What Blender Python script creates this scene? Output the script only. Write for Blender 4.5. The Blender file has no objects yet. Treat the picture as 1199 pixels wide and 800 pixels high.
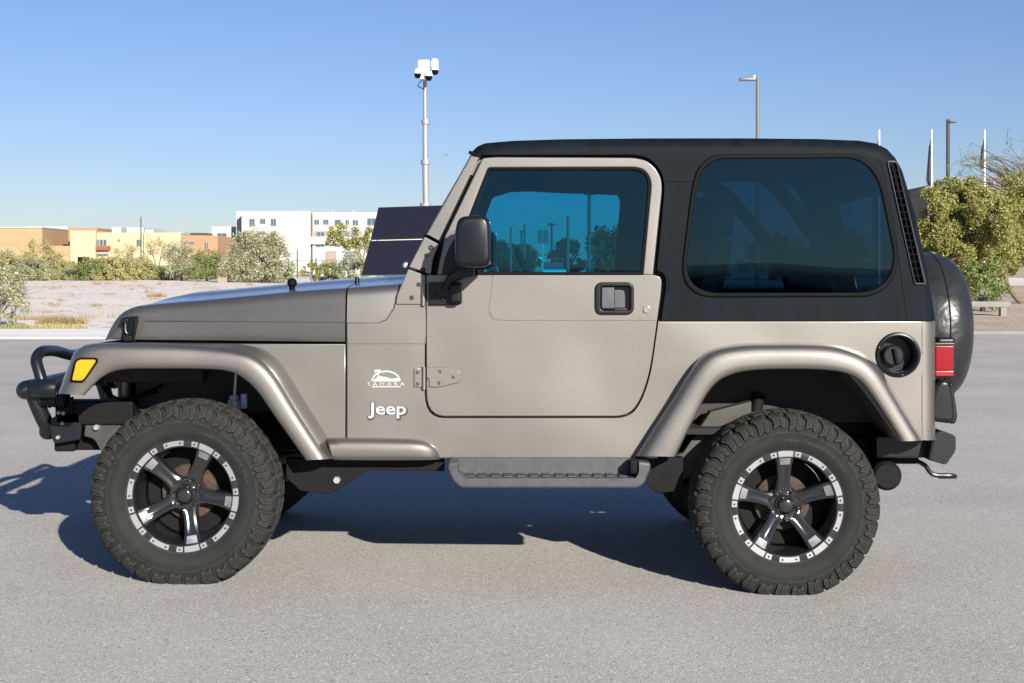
import bpy, bmesh, math, random
from mathutils import Vector, Matrix, noise as mnoise
R = math.radians
S = bpy.context.scene
COL = S.collection

# ------------------------------------------------------------------ camera, sky, sun, exposure
F, CX, HY, CZ = 1665.0, 599.5, 320.0, 1.26        # focal length / principal point of the photo in its own pixels, eye height
cam = bpy.data.cameras.new("camera"); cam.sensor_width = 36; cam.lens = F / 1199 * 36
cam.shift_y = -(400 - HY) / 1199; cam.clip_end = 6000; cam.clip_start = 0.1
co = bpy.data.objects.new("camera", cam); COL.objects.link(co)
co.location = (0, 0, CZ); co.rotation_euler = (R(90), 0, 0); S.camera = co

SUN_EL = R(21.0); SUN_AZ = math.atan2(.417, -.909)
w = bpy.data.worlds.new("World"); S.world = w; w.use_nodes = True
nt = w.node_tree; bg = nt.nodes["Background"]
sk = nt.nodes.new("ShaderNodeTexSky"); sk.sky_type = 'NISHITA'; sk.sun_disc = False
sk.sun_elevation = SUN_EL; sk.sun_rotation = SUN_AZ; sk.altitude = 700
sk.air_density = 1.15; sk.dust_density = 0.3; sk.ozone_density = 2.6
tintn = nt.nodes.new("ShaderNodeVectorMath"); tintn.operation = 'MULTIPLY'; tintn.inputs[1].default_value = (.78, .85, 1.16)   # cool, dry-air colour balance of the sky
nt.links.new(sk.outputs[0], tintn.inputs[0]); nt.links.new(tintn.outputs[0], bg.inputs[0]); bg.inputs[1].default_value = 0.050
sl = bpy.data.lights.new("sun", 'SUN'); sl.energy = 5.0; sl.angle = R(.53); sl.color = (1, .93, .82)
so = bpy.data.objects.new("sun", sl); COL.objects.link(so)
sd = Vector((.417 * math.cos(SUN_EL), -.909 * math.cos(SUN_EL), math.sin(SUN_EL)))
so.rotation_euler = sd.to_track_quat('Z', 'Y').to_euler(); so.location = (10, -20, 30)
S.view_settings.view_transform = 'Standard'; S.view_settings.look = 'None'
S.view_settings.exposure = 0.95; S.view_settings.gamma = 1; S.view_settings.use_curve_mapping = False
S.cycles.max_bounces = 8; S.cycles.diffuse_bounces = 3; S.cycles.transparent_max_bounces = 24

# ------------------------------------------------------------------ helpers
def Wp(px, py, d): return Vector(((px - CX) * d / F, d, CZ + (HY - py) * d / F))
def PX(pts, d): return [((p[0] - CX) * d / F, CZ + (HY - p[1]) * d / F) for p in pts]
YC, D0 = 6.48, 5.72

def rounded(pts, n=6):
    out = []; N = len(pts)
    for i, p in enumerate(pts):
        r = p[2] if len(p) > 2 else 0
        P = Vector(p[:2])
        if r <= 0: out.append(tuple(P)); continue
        A = Vector(pts[i - 1][:2]) - P; B = Vector(pts[(i + 1) % N][:2]) - P
        ra = min(r, A.length * .49); rb = min(r, B.length * .49)
        a = P + A.normalized() * ra; b = P + B.normalized() * rb
        for k in range(n + 1):
            t = k / n; out.append(tuple(a * (1 - t) ** 2 + P * 2 * t * (1 - t) + b * t * t))
    return out

def crs(pts, n=6, closed=False):
    """Catmull-Rom through points (any dimension)"""
    pts = [Vector(p) for p in pts]; N = len(pts); out = []
    for i in range(N if closed else N - 1):
        g = (lambda k: pts[k % N]) if closed else (lambda k: pts[max(0, min(N - 1, k))])
        a, b, c, d = g(i - 1), g(i), g(i + 1), g(i + 2)
        for k in range(n):
            t = k / n
            out.append(.5 * (2 * b + (c - a) * t + (2 * a - 5 * b + 4 * c - d) * t * t + (3 * b - a - 3 * c + d) * t ** 3))
    if not closed: out.append(pts[-1])
    return out

def to_mesh(o):
    COL.objects.link(o); dg = bpy.context.evaluated_depsgraph_get(); dg.update()
    m = bpy.data.meshes.new_from_object(o.evaluated_get(dg), depsgraph=dg); COL.objects.unlink(o)
    d = o.data; bpy.data.objects.remove(o)
    return m

def prism(outer, holes, y0, y1, bev=0.0, res=2):
    """plate/solid from a side-view outline ((X,Z) metres) between depths y0 (near) and y1"""
    cu = bpy.data.curves.new("c", 'CURVE'); cu.dimensions = '2D'; cu.fill_mode = 'BOTH'
    ref = Vector((sum(p[0] for p in outer) / len(outer), sum(p[1] for p in outer) / len(outer)))
    for loop in [outer] + list(holes):
        sp = cu.splines.new('POLY'); sp.points.add(len(loop) - 1); sp.use_cyclic_u = True
        for q, p in zip(sp.points, loop): q.co = (p[0] - ref.x, p[1] - ref.y, 0, 1)
    b = min(bev, (y1 - y0) * .49)
    cu.extrude = (y1 - y0) / 2 - b; cu.bevel_depth = b; cu.bevel_resolution = res; cu.offset = -b
    m = to_mesh(bpy.data.objects.new("c", cu))
    bm = bmesh.new(); bm.from_mesh(m); bmesh.ops.remove_doubles(bm, verts=bm.verts, dist=2e-5)
    for v in bm.verts:
        x, y, z = v.co; v.co = (x + ref.x, (y0 + y1) / 2 - z, y + ref.y)
    bmesh.ops.recalc_face_normals(bm, faces=bm.faces)
    return bm

def bm_mesh(bm, name="m"):
    m = bpy.data.meshes.new(name); bm.to_mesh(m); bm.free(); return m

def boolean(bm, cutters, op='DIFFERENCE'):
    o = bpy.data.objects.new("b", bm_mesh(bm)); tmp = []
    for c in cutters:
        k = bpy.data.objects.new("k", bm_mesh(c)); COL.objects.link(k); tmp.append(k)
        md = o.modifiers.new("b", 'BOOLEAN'); md.operation = op; md.object = k; md.solver = 'EXACT'
    m = to_mesh(o)
    for k in tmp: bpy.data.objects.remove(k)
    bm = bmesh.new(); bm.from_mesh(m); return bm

def wpos(o):
    p = Vector((0, 0, 0))
    while o: p += o.location; o = o.parent
    return p

def obj(name, bm, mat, parent=None, origin=None, ang=32, wn=True, smooth=True):
    """link a mesh given in world coordinates as one object"""
    m = bm_mesh(bm, name) if isinstance(bm, bmesh.types.BMesh) else bm
    o = bpy.data.objects.new(name, m); COL.objects.link(o)
    off = Vector((0, 0, 0))
    if parent is not None: o.parent = parent
    if origin is not None:
        off = Vector(origin); o.location = off - (wpos(parent) if parent else Vector((0, 0, 0)))
    elif parent is not None: off = wpos(parent)
    if off.length > 0: m.transform(Matrix.Translation(-off))
    for k in (mat if isinstance(mat, (list, tuple)) else [mat]): m.materials.append(k)
    if smooth:
        m.polygons.foreach_set("use_smooth", [True] * len(m.polygons)); m.set_sharp_from_angle(angle=R(ang))
        if wn:
            md = o.modifiers.new("wn", 'WEIGHTED_NORMAL'); md.keep_sharp = True
    return o

def far_side(o):
    """the same part on the far side of the vehicle"""
    m = o.data.copy(); off = wpos(o)
    bm = bmesh.new(); bm.from_mesh(m)
    for v in bm.verts: v.co.y = 2 * (YC - off.y) - v.co.y
    bmesh.ops.reverse_faces(bm, faces=bm.faces); bm.to_mesh(m); bm.free()
    c = o.copy(); c.data = m; COL.objects.link(c)
    return c

def box(bm, x0, x1, y0, y1, z0, z1, r=0, seg=2, mi=0):
    t = bmesh.new(); bmesh.ops.create_cube(t, size=1)
    for v in t.verts: v.co = ((x0 + x1) / 2 + v.co.x * (x1 - x0), (y0 + y1) / 2 + v.co.y * (y1 - y0), (z0 + z1) / 2 + v.co.z * (z1 - z0))
    if r > 0: bmesh.ops.bevel(t, geom=t.edges[:], offset=r, segments=seg, profile=.5, affect='EDGES')
    for f in t.faces: f.material_index = mi
    return add(bm, t)

def add(bm, t):
    m = bm_mesh(t); bm.from_mesh(m); bpy.data.meshes.remove(m); return bm

def grid(bm, rows, close_u=False, close_v=False, cap=False, mi=0):
    vs = [[bm.verts.new(p) for p in r] for r in rows]; n = len(vs); k = len(vs[0])
    for i in range(n if close_v else n - 1):
        for j in range(k if close_u else k - 1):
            f = bm.faces.new((vs[i][j], vs[i][(j + 1) % k], vs[(i + 1) % n][(j + 1) % k], vs[(i + 1) % n][j])); f.material_index = mi
    if cap:
        for r in (vs[0][::-1], vs[-1]):
            f = bm.faces.new(r); f.material_index = mi
    return bm

def fixn(bm): bmesh.ops.recalc_face_normals(bm, faces=bm.faces); return bm

def tube(bm, pts, r, seg=10, cap=True, mi=0, smooth_n=0):
    pts = [Vector(p) for p in pts]
    if smooth_n: pts = crs(pts, smooth_n)
    if isinstance(r, (list, tuple)) and len(r) != len(pts):
        q = []
        for i in range(len(pts)):
            f = i / (len(pts) - 1) * (len(r) - 1); j = min(int(f), len(r) - 2); q.append(r[j] + (r[j + 1] - r[j]) * (f - j))
        r = q
    rows = []; up = None
    for i, p in enumerate(pts):
        t = (pts[min(i + 1, len(pts) - 1)] - pts[max(i - 1, 0)]).normalized()
        if up is None:
            up = Vector((0, 0, 1)) if abs(t.z) < .9 else Vector((1, 0, 0))
        a = t.cross(up).normalized(); up = a.cross(t).normalized()
        rr = r[i] if isinstance(r, (list, tuple)) else r
        rows.append([p + (a * math.cos(2 * math.pi * k / seg) + up * math.sin(2 * math.pi * k / seg)) * rr for k in range(seg)])
    t2 = bmesh.new(); grid(t2, rows, close_u=True, cap=cap, mi=mi); fixn(t2)
    return add(bm, t2)

def lathe(bm, prof, c=(0, 0, 0), axis='Y', seg=32, mi=0, closed=False):
    """prof: (radius, position along the axis)"""
    rows = []
    for k in range(seg):
        a = 2 * math.pi * k / seg; ca, sa = math.cos(a), math.sin(a); row = []
        for r, h in prof:
            r = max(r, 1e-5)
            if axis == 'Y': p = (r * ca, h, r * sa)
            elif axis == 'Z': p = (r * ca, r * sa, h)
            else: p = (h, r * ca, r * sa)
            row.append(Vector(p) + Vector(c))
        rows.append(row)
    t = bmesh.new(); grid(t, rows, close_v=True, close_u=closed, mi=mi)
    bmesh.ops.remove_doubles(t, verts=t.verts, dist=3e-5); fixn(t)
    return add(bm, t)

def tag(o, label, cat, group=None, kind=None):
    if label: o["label"] = label
    if cat: o["category"] = cat
    if group: o["group"] = group
    if kind: o["kind"] = kind
    return o
def structure(o): o["kind"] = "structure"; return o
def empty(name, loc, label, cat, group=None):
    o = bpy.data.objects.new(name, None); COL.objects.link(o); o.location = loc; o.empty_display_size = .2
    return tag(o, label, cat, group)
def copy_tree(o, loc, label=None, rz=None, sc=None):
    c = o.copy(); COL.objects.link(c); c.location = loc
    if label: c["label"] = label
    if rz is not None: c.rotation_euler = (0, 0, rz)
    if sc is not None: c.scale = sc if isinstance(sc, (tuple, list)) else (sc, sc, sc)
    for ch in list(o.children):
        d = ch.copy(); COL.objects.link(d); d.parent = c
        for g in list(ch.children):
            e = g.copy(); COL.objects.link(e); e.parent = d
    return c

# ------------------------------------------------------------------ materials
def mat(name, base, rough=.5, metal=0., spec=.5, coat=0., coat_r=.1, var=0., vscale=4., bump=0., bscale=200., rvar=0., stretch=None, bdist=.002, wave=0., flake=0., edge=None):
    m = bpy.data.materials.new(name); m.use_nodes = True; n = m.node_tree; L = n.links
    b = n.nodes["Principled BSDF"]; I = b.inputs
    I["Base Color"].default_value = (*base, 1); I["Roughness"].default_value = rough; I["Metallic"].default_value = metal
    I["Specular IOR Level"].default_value = spec; I["Coat Weight"].default_value = coat; I["Coat Roughness"].default_value = coat_r
    tc = n.nodes.new("ShaderNodeTexCoord")
    if var or rvar:
        t = n.nodes.new("ShaderNodeTexNoise"); t.inputs["Scale"].default_value = vscale; t.inputs["Detail"].default_value = 6
        t.inputs["Roughness"].default_value = .65
        if stretch:
            mp = n.nodes.new("ShaderNodeMapping"); mp.inputs["Scale"].default_value = stretch
            L.new(tc.outputs["Object"], mp.inputs["Vector"]); L.new(mp.outputs[0], t.inputs["Vector"])
        else: L.new(tc.outputs["Object"], t.inputs["Vector"])
        if var:
            r = n.nodes.new("ShaderNodeMapRange"); r.inputs[1].default_value = .25; r.inputs[2].default_value = .75
            r.inputs[3].default_value = 1 - var; r.inputs[4].default_value = 1 + var; L.new(t.outputs[0], r.inputs[0])
            mx = n.nodes.new("ShaderNodeVectorMath"); mx.operation = 'SCALE'; mx.inputs[0].default_value = base
            L.new(r.outputs[0], mx.inputs["Scale"]); L.new(mx.outputs[0], I["Base Color"])
        if rvar:
            r = n.nodes.new("ShaderNodeMapRange"); r.inputs[1].default_value = .25; r.inputs[2].default_value = .75
            r.inputs[3].default_value = rough - rvar; r.inputs[4].default_value = rough + rvar
            L.new(t.outputs[0], r.inputs[0]); L.new(r.outputs[0], I["Roughness"])
    if flake:                                            # fine metallic grain
        t = n.nodes.new("ShaderNodeTexNoise"); t.inputs["Scale"].default_value = 330; t.inputs["Detail"].default_value = 1
        L.new(tc.outputs["Object"], t.inputs["Vector"])
        r = n.nodes.new("ShaderNodeMapRange"); r.inputs[1].default_value = .3; r.inputs[2].default_value = .7
        r.inputs[3].default_value = 1 - flake; r.inputs[4].default_value = 1 + flake; L.new(t.outputs[0], r.inputs[0])
        src = I["Base Color"].links[0].from_socket
        mx = n.nodes.new("ShaderNodeVectorMath"); mx.operation = 'SCALE'; L.new(src, mx.inputs[0]); L.new(r.outputs[0], mx.inputs["Scale"]); L.new(mx.outputs[0], I["Base Color"])
    if edge:                                             # scuffed, paler edges of raised blocks
        g = n.nodes.new("ShaderNodeNewGeometry"); r = n.nodes.new("ShaderNodeMapRange"); r.inputs[1].default_value = .50; r.inputs[2].default_value = .56
        L.new(g.outputs["Pointiness"], r.inputs[0]); src = I["Base Color"].links[0].from_socket
        mx = n.nodes.new("ShaderNodeMix"); mx.data_type = 'RGBA'; L.new(r.outputs[0], mx.inputs[0]); L.new(src, mx.inputs[6]); mx.inputs[7].default_value = (*edge, 1); L.new(mx.outputs[2], I["Base Color"])
    if bump:
        t = n.nodes.new("ShaderNodeTexNoise"); t.inputs["Scale"].default_value = bscale; t.inputs["Detail"].default_value = 3
        L.new(tc.outputs["Object"], t.inputs["Vector"])
        bp = n.nodes.new("ShaderNodeBump"); bp.inputs["Strength"].default_value = bump; bp.inputs["Distance"].default_value = bdist
        L.new(t.outputs[0], bp.inputs["Height"]); L.new(bp.outputs[0], I["Normal"])
        if wave:
            t2 = n.nodes.new("ShaderNodeTexNoise"); t2.inputs["Scale"].default_value = 2.2; t2.inputs["Detail"].default_value = 1
            L.new(tc.outputs["Object"], t2.inputs["Vector"])
            b2 = n.nodes.new("ShaderNodeBump"); b2.inputs["Strength"].default_value = wave; b2.inputs["Distance"].default_value = .05
            L.new(t2.outputs[0], b2.inputs["Height"]); L.new(b2.outputs[0], bp.inputs["Normal"])
    return m

def glass(name, tint, refl_rough=0.0):
    m = bpy.data.materials.new(name); m.use_nodes = True; n = m.node_tree; L = n.links
    n.nodes.remove(n.nodes["Principled BSDF"]); out = n.nodes["Material Output"]
    tr = n.nodes.new("ShaderNodeBsdfTransparent"); tr.inputs[0].default_value = (*tint, 1)
    gl = n.nodes.new("ShaderNodeBsdfGlossy"); gl.inputs["Roughness"].default_value = refl_rough; gl.inputs[0].default_value = (.34, .74, 1, 1)
    fr = n.nodes.new("ShaderNodeFresnel"); fr.inputs[0].default_value = 1.6
    mx = n.nodes.new("ShaderNodeMixShader"); L.new(fr.outputs[0], mx.inputs[0]); L.new(tr.outputs[0], mx.inputs[1]); L.new(gl.outputs[0], mx.inputs[2])
    L.new(mx.outputs[0], out.inputs[0]); return m

def leafmat(name, c1, c2, c3):
    m = bpy.data.materials.new(name); m.use_nodes = True; n = m.node_tree; L = n.links
    b = n.nodes["Principled BSDF"]; b.inputs["Roughness"].default_value = .6; b.inputs["Specular IOR Level"].default_value = .25
    g = n.nodes.new("ShaderNodeNewGeometry"); r = n.nodes.new("ShaderNodeValToRGB")
    e = r.color_ramp.elements; e[0].color = (*c1, 1); e[1].color = (*c3, 1); k = r.color_ramp.elements.new(.5); k.color = (*c2, 1)
    L.new(g.outputs["Random Per Island"], r.inputs[0]); L.new(r.outputs[0], b.inputs["Base Color"])
    tl = n.nodes.new("ShaderNodeBsdfTranslucent"); L.new(r.outputs[0], tl.inputs[0])
    mx = n.nodes.new("ShaderNodeMixShader"); mx.inputs[0].default_value = .3
    L.new(b.outputs[0], mx.inputs[1]); L.new(tl.outputs[0], mx.inputs[2]); L.new(mx.outputs[0], n.nodes["Material Output"].inputs[0])
    return m

def groundmat(name, c_lo, c_hi, scale_big, scale_small, speck=.25, bump=.5, light=(.5, .48, .45), bscale=None):
    m = bpy.data.materials.new(name); m.use_nodes = True; n = m.node_tree; L = n.links
    b = n.nodes["Principled BSDF"]; b.inputs["Roughness"].default_value = .9; b.inputs["Specular IOR Level"].default_value = .25
    tc = n.nodes.new("ShaderNodeTexCoord")
    def nz(s, d=5, rg=.6):
        t = n.nodes.new("ShaderNodeTexNoise"); t.inputs["Scale"].default_value = s; t.inputs["Detail"].default_value = d; t.inputs["Roughness"].default_value = rg
        L.new(tc.outputs["Object"], t.inputs["Vector"]); return t
    big = nz(scale_big); sm = nz(scale_small, 4, .7)
    r1 = n.nodes.new("ShaderNodeValToRGB"); r1.color_ramp.elements[0].color = (*c_lo, 1); r1.color_ramp.elements[1].color = (*c_hi, 1)
    r1.color_ramp.elements[0].position = .3; r1.color_ramp.elements[1].position = .7; L.new(big.outputs[0], r1.inputs[0])
    r2 = n.nodes.new("ShaderNodeMapRange"); r2.inputs[1].default_value = .3; r2.inputs[2].default_value = .7
    r2.inputs[3].default_value = 1 - speck; r2.inputs[4].default_value = 1 + speck; L.new(sm.outputs[0], r2.inputs[0])
    sc = n.nodes.new("ShaderNodeVectorMath"); sc.operation = 'SCALE'; L.new(r1.outputs[0], sc.inputs[0]); L.new(r2.outputs[0], sc.inputs["Scale"])
    vo = n.nodes.new("ShaderNodeTexVoronoi"); vo.inputs["Scale"].default_value = scale_small * .7; L.new(tc.outputs["Object"], vo.inputs["Vector"])
    sv = n.nodes.new("ShaderNodeSeparateColor"); L.new(vo.outputs["Color"], sv.inputs[0])
    def pick(lo, col, prev):
        st = n.nodes.new("ShaderNodeMath"); st.operation = 'GREATER_THAN'; st.inputs[1].default_value = lo[1]; L.new(sv.outputs[lo[0]], st.inputs[0])
        mm = n.nodes.new("ShaderNodeMath"); mm.operation = 'MULTIPLY'; mm.inputs[1].default_value = lo[2]; L.new(st.outputs[0], mm.inputs[0])
        mx = n.nodes.new("ShaderNodeMix"); mx.data_type = 'RGBA'; L.new(mm.outputs[0], mx.inputs[0]); L.new(prev, mx.inputs[6]); mx.inputs[7].default_value = (*col, 1)
        return mx.outputs[2]
    o = pick((0, .93, .7), light, sc.outputs[0]); o = pick((1, .94, .7), tuple(x * .35 for x in c_lo), o)
    L.new(o, b.inputs["Base Color"])
    bp = n.nodes.new("ShaderNodeBump"); bp.inputs["Strength"].default_value = bump; bp.inputs["Distance"].default_value = .004
    L.new(vo.outputs["Distance"], bp.inputs["Height"]); L.new(bp.outputs[0], b.inputs["Normal"])
    return m

M = {}
M['paint'] = mat("khaki_metallic_paint", (.165, .155, .144), .59, .92, .5, 1.0, .18, bump=.06, bscale=650, var=.05, vscale=2.5, rvar=.04, wave=.4, flake=.10)
M['top'] = mat("black_textured_plastic", (.0050, .0076, .0108), .6, 0, .07, var=.45, vscale=3, stretch=(6, 6, .7), bump=.10, bscale=420, rvar=.08)
M['plastic'] = mat("black_plastic", (.005, .0065, .009), .34, 0, .3, bump=.06, bscale=500, rvar=.05)
M['rubber'] = mat("tyre_rubber", (.0145, .0145, .0145), .78, 0, .18, var=.35, vscale=14, bump=.2, bscale=160, edge=(.05, .048, .045))
M['seal'] = mat("rubber_seal", (.003, .003, .0035), .6, 0, .08)
M['dark'] = mat("underbody_black", (.006, .006, .0065), .7, 0, .15, bump=.1, bscale=90, var=.3, vscale=9)
M['steel'] = mat("black_powdercoat_steel", (.007, .009, .012), .33, 0, .35, bump=.06, bscale=600)
M['frame'] = mat("dusty_frame_steel", (.05, .047, .043), .65, .2, .4, var=.4, vscale=12)
M['rimblack'] = mat("gloss_black_alloy", (.012, .012, .013), .17, 0, .6, .6, .06)
M['silver'] = mat("machined_silver", (.25, .255, .268), .5, .4, .4)
M['chrome'] = mat("chrome", (.75, .75, .76), .15, 1)
M['rust'] = mat("rusty_brake", (.055, .038, .03), .8, .2, .3, var=.5, vscale=30)
M['step'] = mat("worn_aluminium_step", (.062, .066, .074), .5, .35, .4, var=.25, vscale=25, bump=.15, bscale=150)
M['liner'] = mat("wheel_well_liner", (.035, .033, .032), .8, 0, .3, var=.3, vscale=6)
M['red'] = mat("red_lens", (.20, .0015, .006), .25, 0, .3, .2, .08)
M['reddark'] = mat("dark_red_lens", (.25, .02, .02), .2, 0, .5)
M['amber'] = mat("amber_lens", (.85, .27, .006), .2, 0, .5, .5, .05, bump=.1, bscale=120)
M['badge'] = mat("silver_badge", (.42, .43, .45), .35, .25)
M['decal'] = mat("silver_decal", (.40, .40, .40), .45)
M['cover'] = mat("vinyl_tyre_cover", (.016, .0165, .018), .36, 0, .45, var=.35, vscale=7, bump=.6, bscale=9, bdist=.02)
M['seat'] = mat("seat_cloth", (.05, .045, .04), .9, 0, .2, bump=.2, bscale=300)
M['inside'] = mat("cabin_trim", (.020, .020, .022), .85, 0, .2)
M['glass'] = glass("blue_tinted_glass", (.07, .50, .66))
M['glassdark'] = glass("dark_privacy_glass", (.065, .15, .235))
M['wglass'] = glass("windshield_glass", (.55, .72, .78))
M['leaf_olive'] = leafmat("olive_leaves", (.24, .23, .085), (.40, .37, .16), (.54, .50, .25))
M['leaf_grey'] = leafmat("grey_green_leaves", (.20, .225, .115), (.34, .35, .21), (.48, .48, .31))
M['leaf_green'] = leafmat("green_leaves", (.12, .17, .05), (.20, .25, .08), (.29, .33, .12))
M['leaf_yellow'] = leafmat("yellow_green_leaves", (.13, .145, .035), (.28, .285, .085), (.44, .42, .16))
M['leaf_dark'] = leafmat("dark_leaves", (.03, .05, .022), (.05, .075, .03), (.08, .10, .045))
M['leaf_dry'] = leafmat("dry_grass_blades", (.24, .16, .07), (.34, .24, .11), (.42, .33, .17))
M['bark'] = mat("bark", (.13, .10, .075), .9, var=.4, vscale=10)
M['asphalt'] = groundmat("old_asphalt", (.325, .306, .285), (.412, .393, .368), .6, 260, .42, .25, (.66, .64, .61))
M['dirt'] = groundmat("pale_desert_dirt", (.63, .565, .51), (.75, .69, .625), .12, 6, .10, .2, (.78, .74, .68))
M['mulch'] = groundmat("gravel_mulch", (.34, .27, .20), (.48, .40, .31), .5, 25, .3, .4)
M['concrete'] = mat("concrete", (.42, .40, .375), .85, var=.15, vscale=1.2, bump=.2, bscale=60)
M['solar'] = mat("solar_cell", (.012, .012, .02), .25, 0, .5, .3, .1)
M['white'] = mat("white_paint", (.78, .78, .76), .5, var=.05, vscale=3)
M['galv'] = mat("galvanised_steel", (.30, .31, .32), .5, .4)
M['darkpole'] = mat("dark_bronze_pole", (.05, .052, .055), .5, .2)
M['stucco_w'] = mat("white_stucco", (.46, .455, .445), .9, var=.04, vscale=.4)
M['stucco_o'] = mat("orange_stucco", (.36, .235, .135), .9, var=.06, vscale=.3)
M['stucco_y'] = mat("yellow_stucco", (.41, .335, .22), .9, var=.06, vscale=.3)
M['stucco_b'] = mat("tan_stucco", (.26, .215, .17), .9, var=.06, vscale=.3)
M['terra'] = mat("terracotta_stucco", (.33, .185, .105), .9, var=.06, vscale=.3)
M['winpane'] = mat("building_window", (.06, .09, .12), .15, 0, .6)
M['brownrail'] = mat("brown_rail", (.22, .07, .04), .6)
M['shed'] = mat("blue_grey_metal", (.42, .48, .55), .45, .3, var=.1, vscale=1)
M['panelback'] = mat('dark_panel_frame', (.02, .02, .022), .4)
M['greywall'] = mat('grey_brown_wall', (.15, .125, .105), .9, var=.1, vscale=.3)
M['pave'] = mat('pale_concrete_pavement', (.74, .715, .68), .85, var=.08, vscale=.6)
M['polegrey'] = mat('grey_pole', (.13, .135, .14), .5, .2)
M['bench'] = mat('grey_concrete', (.19, .185, .18), .85, var=.15, vscale=2)
M['lettering'] = mat('worn_rubber_lettering', (.034, .034, .034), .7, 0, .2)
M['flag'] = mat("dark_flag_cloth", (.03, .03, .06), .8)
M['hill'] = mat("far_hill", (.08, .075, .06), 1.0, var=.3, vscale=.02)
M['signback'] = mat("sign_back", (.10, .09, .09), .5, .3)

# ------------------------------------------------------------------ ground
def sst(a, b, x):
    t = max(0., min(1., (x - a) / (b - a))); return t * t * (3 - 2 * t)
def gz(x, y):
    k = 1 - sst(8.5, 20, y); xx = max(-6, min(6, x)); n = (-.0186 * xx + .0075) * k
    far = 0.0088 * (min(max(y - 33, 0), 130))
    return n + far
def sheet(name, xs, ys, fz, m, dz=0.0):
    bm = bmesh.new(); grid(bm, [[(x, y, fz(x, y) + dz) for x in xs] for y in ys]); fixn(bm)
    for f in bm.faces:
        if f.normal.z < 0: f.normal_flip()
    return structure(obj(name, bm, m, wn=False))
def frange(a, b, s):
    n = max(1, int(round((b - a) / s))); return [a + (b - a) * i / n for i in range(n + 1)]
xs_far = [-3000, -1200, -500, -250] + frange(-120, 120, 8) + [250, 500, 1200, 3000]
ys_far = [-3000, -800, -200, -80] + frange(-30, 34, 4) + frange(40, 170, 10) + [220, 300, 500, 1000, 3000]
def gz_base(x, y): return gz(x, y) - .12 * (1 - sst(29, 31.5, y)) - .03
sheet("ground", xs_far, ys_far, gz_base, M['dirt'])
XR = [-120, -60, -30, -16, -10] + frange(-6, 6, .75) + [10, 16, 30, 60, 120]
sheet("asphalt_road", XR, [-60, -30, -10, 0] + frange(2, 26, 1) + [27.2], gz, M['asphalt'])
# kerb and pavement along the far edge of the lot
KY0, KY1 = 27.2, 27.4
bm = bmesh.new(); box(bm, -120, 8, KY0, KY1, -.2, .05, .02); structure(obj("kerb", bm, M['concrete']))
bm = bmesh.new(); box(bm, -120, 8, KY1 + .002, 31.0, -.2, .047, .004); structure(obj("pavement", bm, M['pave']))
bm = bmesh.new(); box(bm, 8.002, 120, 29.4, 29.6, -.2, .07, .02); structure(obj("kerb", bm, M['bench']))  # shade lying on this kerb is put into its darker grey
sheet("asphalt_road", [8.0, 30, 60, 120], [27.2, 28.3, 29.4], lambda x, y: gz(x, y), M['asphalt'], -.004)
sheet("gravel_bed", frange(8.0, 80, 6), frange(29.6, 60, 3), lambda x, y: gz(x, y) + .05 + .015 * (y - 29.6), M['mulch'])

# ------------------------------------------------------------------ the car
KT = .012                                     # inward lean of everything above the belt line
ZB = CZ + (HY - 321) * D0 / F
def tdep(z): return D0 + KT * max(0, z - ZB) * 8 * 0 + KT * max(0, z - ZB)
car = empty("off_road_car", (0, YC, 0), "khaki two-door off-road car with black hardtop and chunky tyres, parked on the grey asphalt", "car")
def lean(bm):
    for v in bm.verts:
        dz = max(0, v.co.z - ZB); v.co.y += KT * dz if v.co.y < YC else -KT * dz
    return bm
def pxprism(pts, holes, d0, d1, bev=0, res=2, dm=None):
    d = dm or d0
    return prism(PX(rounded(pts), d), [PX(rounded(h), d) for h in holes], d0, d1, bev, res)
XB = lambda px, d=D0: (px - CX) * d / F
ZZ = lambda py, d=D0: CZ + (HY - py) * d / F
YF = 2 * YC - D0                               # far body side

door_px = [(499, 321.5), (766, 321.5, 4), (775.5, 325, 8), (774, 345), (761, 437, 20), (750, 470, 40), (735, 488, 30), (700, 488, 10), (545, 488, 30), (499, 488, 52), (499, 430)]
# tub -------------------------------------------------------------
tub_px = [(405.6, 378), (442, 378), (452, 374), (461, 360), (463, 352), (498, 350), (772, 350), (772, 376), (1082, 376), (1082, 516), (1052, 516),
          (1014, 462, 10), (990, 434, 12), (965, 424, 8), (880, 424, 12), (845, 434, 16), (815, 470, 10), (770, 537), (384, 537), (384, 514), (405.6, 514)]
tub = pxprism(tub_px, [], D0, YF, .006, 2)
def recess(pts, depth, grow=0):
    p = rounded(pts)
    return [prism(PX(p, D0), [], D0 - .2, D0 + depth), prism(PX(p, D0), [], YF - depth, YF + .2)]
def growpx(pts, g):
    c = Vector((sum(p[0] for p in pts) / len(pts), sum(p[1] for p in pts) / len(pts))); out = []
    xs = [p[0] for p in pts]; ys = [p[1] for p in pts]; sx = 1 + 2 * g / (max(xs) - min(xs)); sy = 1 + 2 * g / (max(ys) - min(ys))
    mx, my = (max(xs) + min(xs)) / 2, (max(ys) + min(ys)) / 2
    for p in pts: out.append((mx + (p[0] - mx) * sx, my + (p[1] - my) * sy) + tuple(p[2:]))
    return out
cuts = recess(growpx(door_px, 1.7), .065)
c1 = bmesh.new(); box(c1, XB(505), XB(800), D0 + .09, YF - .09, ZZ(505), 2); cuts.append(c1)
c1 = bmesh.new(); box(c1, XB(795), XB(1075), D0 + .09, YF - .09, ZZ(405), 2); cuts.append(c1)
c1 = bmesh.new(); FXc, FZc = XB(1051.5), ZZ(415.5); lathe(c1, [(0, D0 - .1), (.078, D0 - .1), (.074, D0 + .07), (0, D0 + .07)], (FXc, 0, FZc), seg=40); cuts.append(c1)
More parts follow.
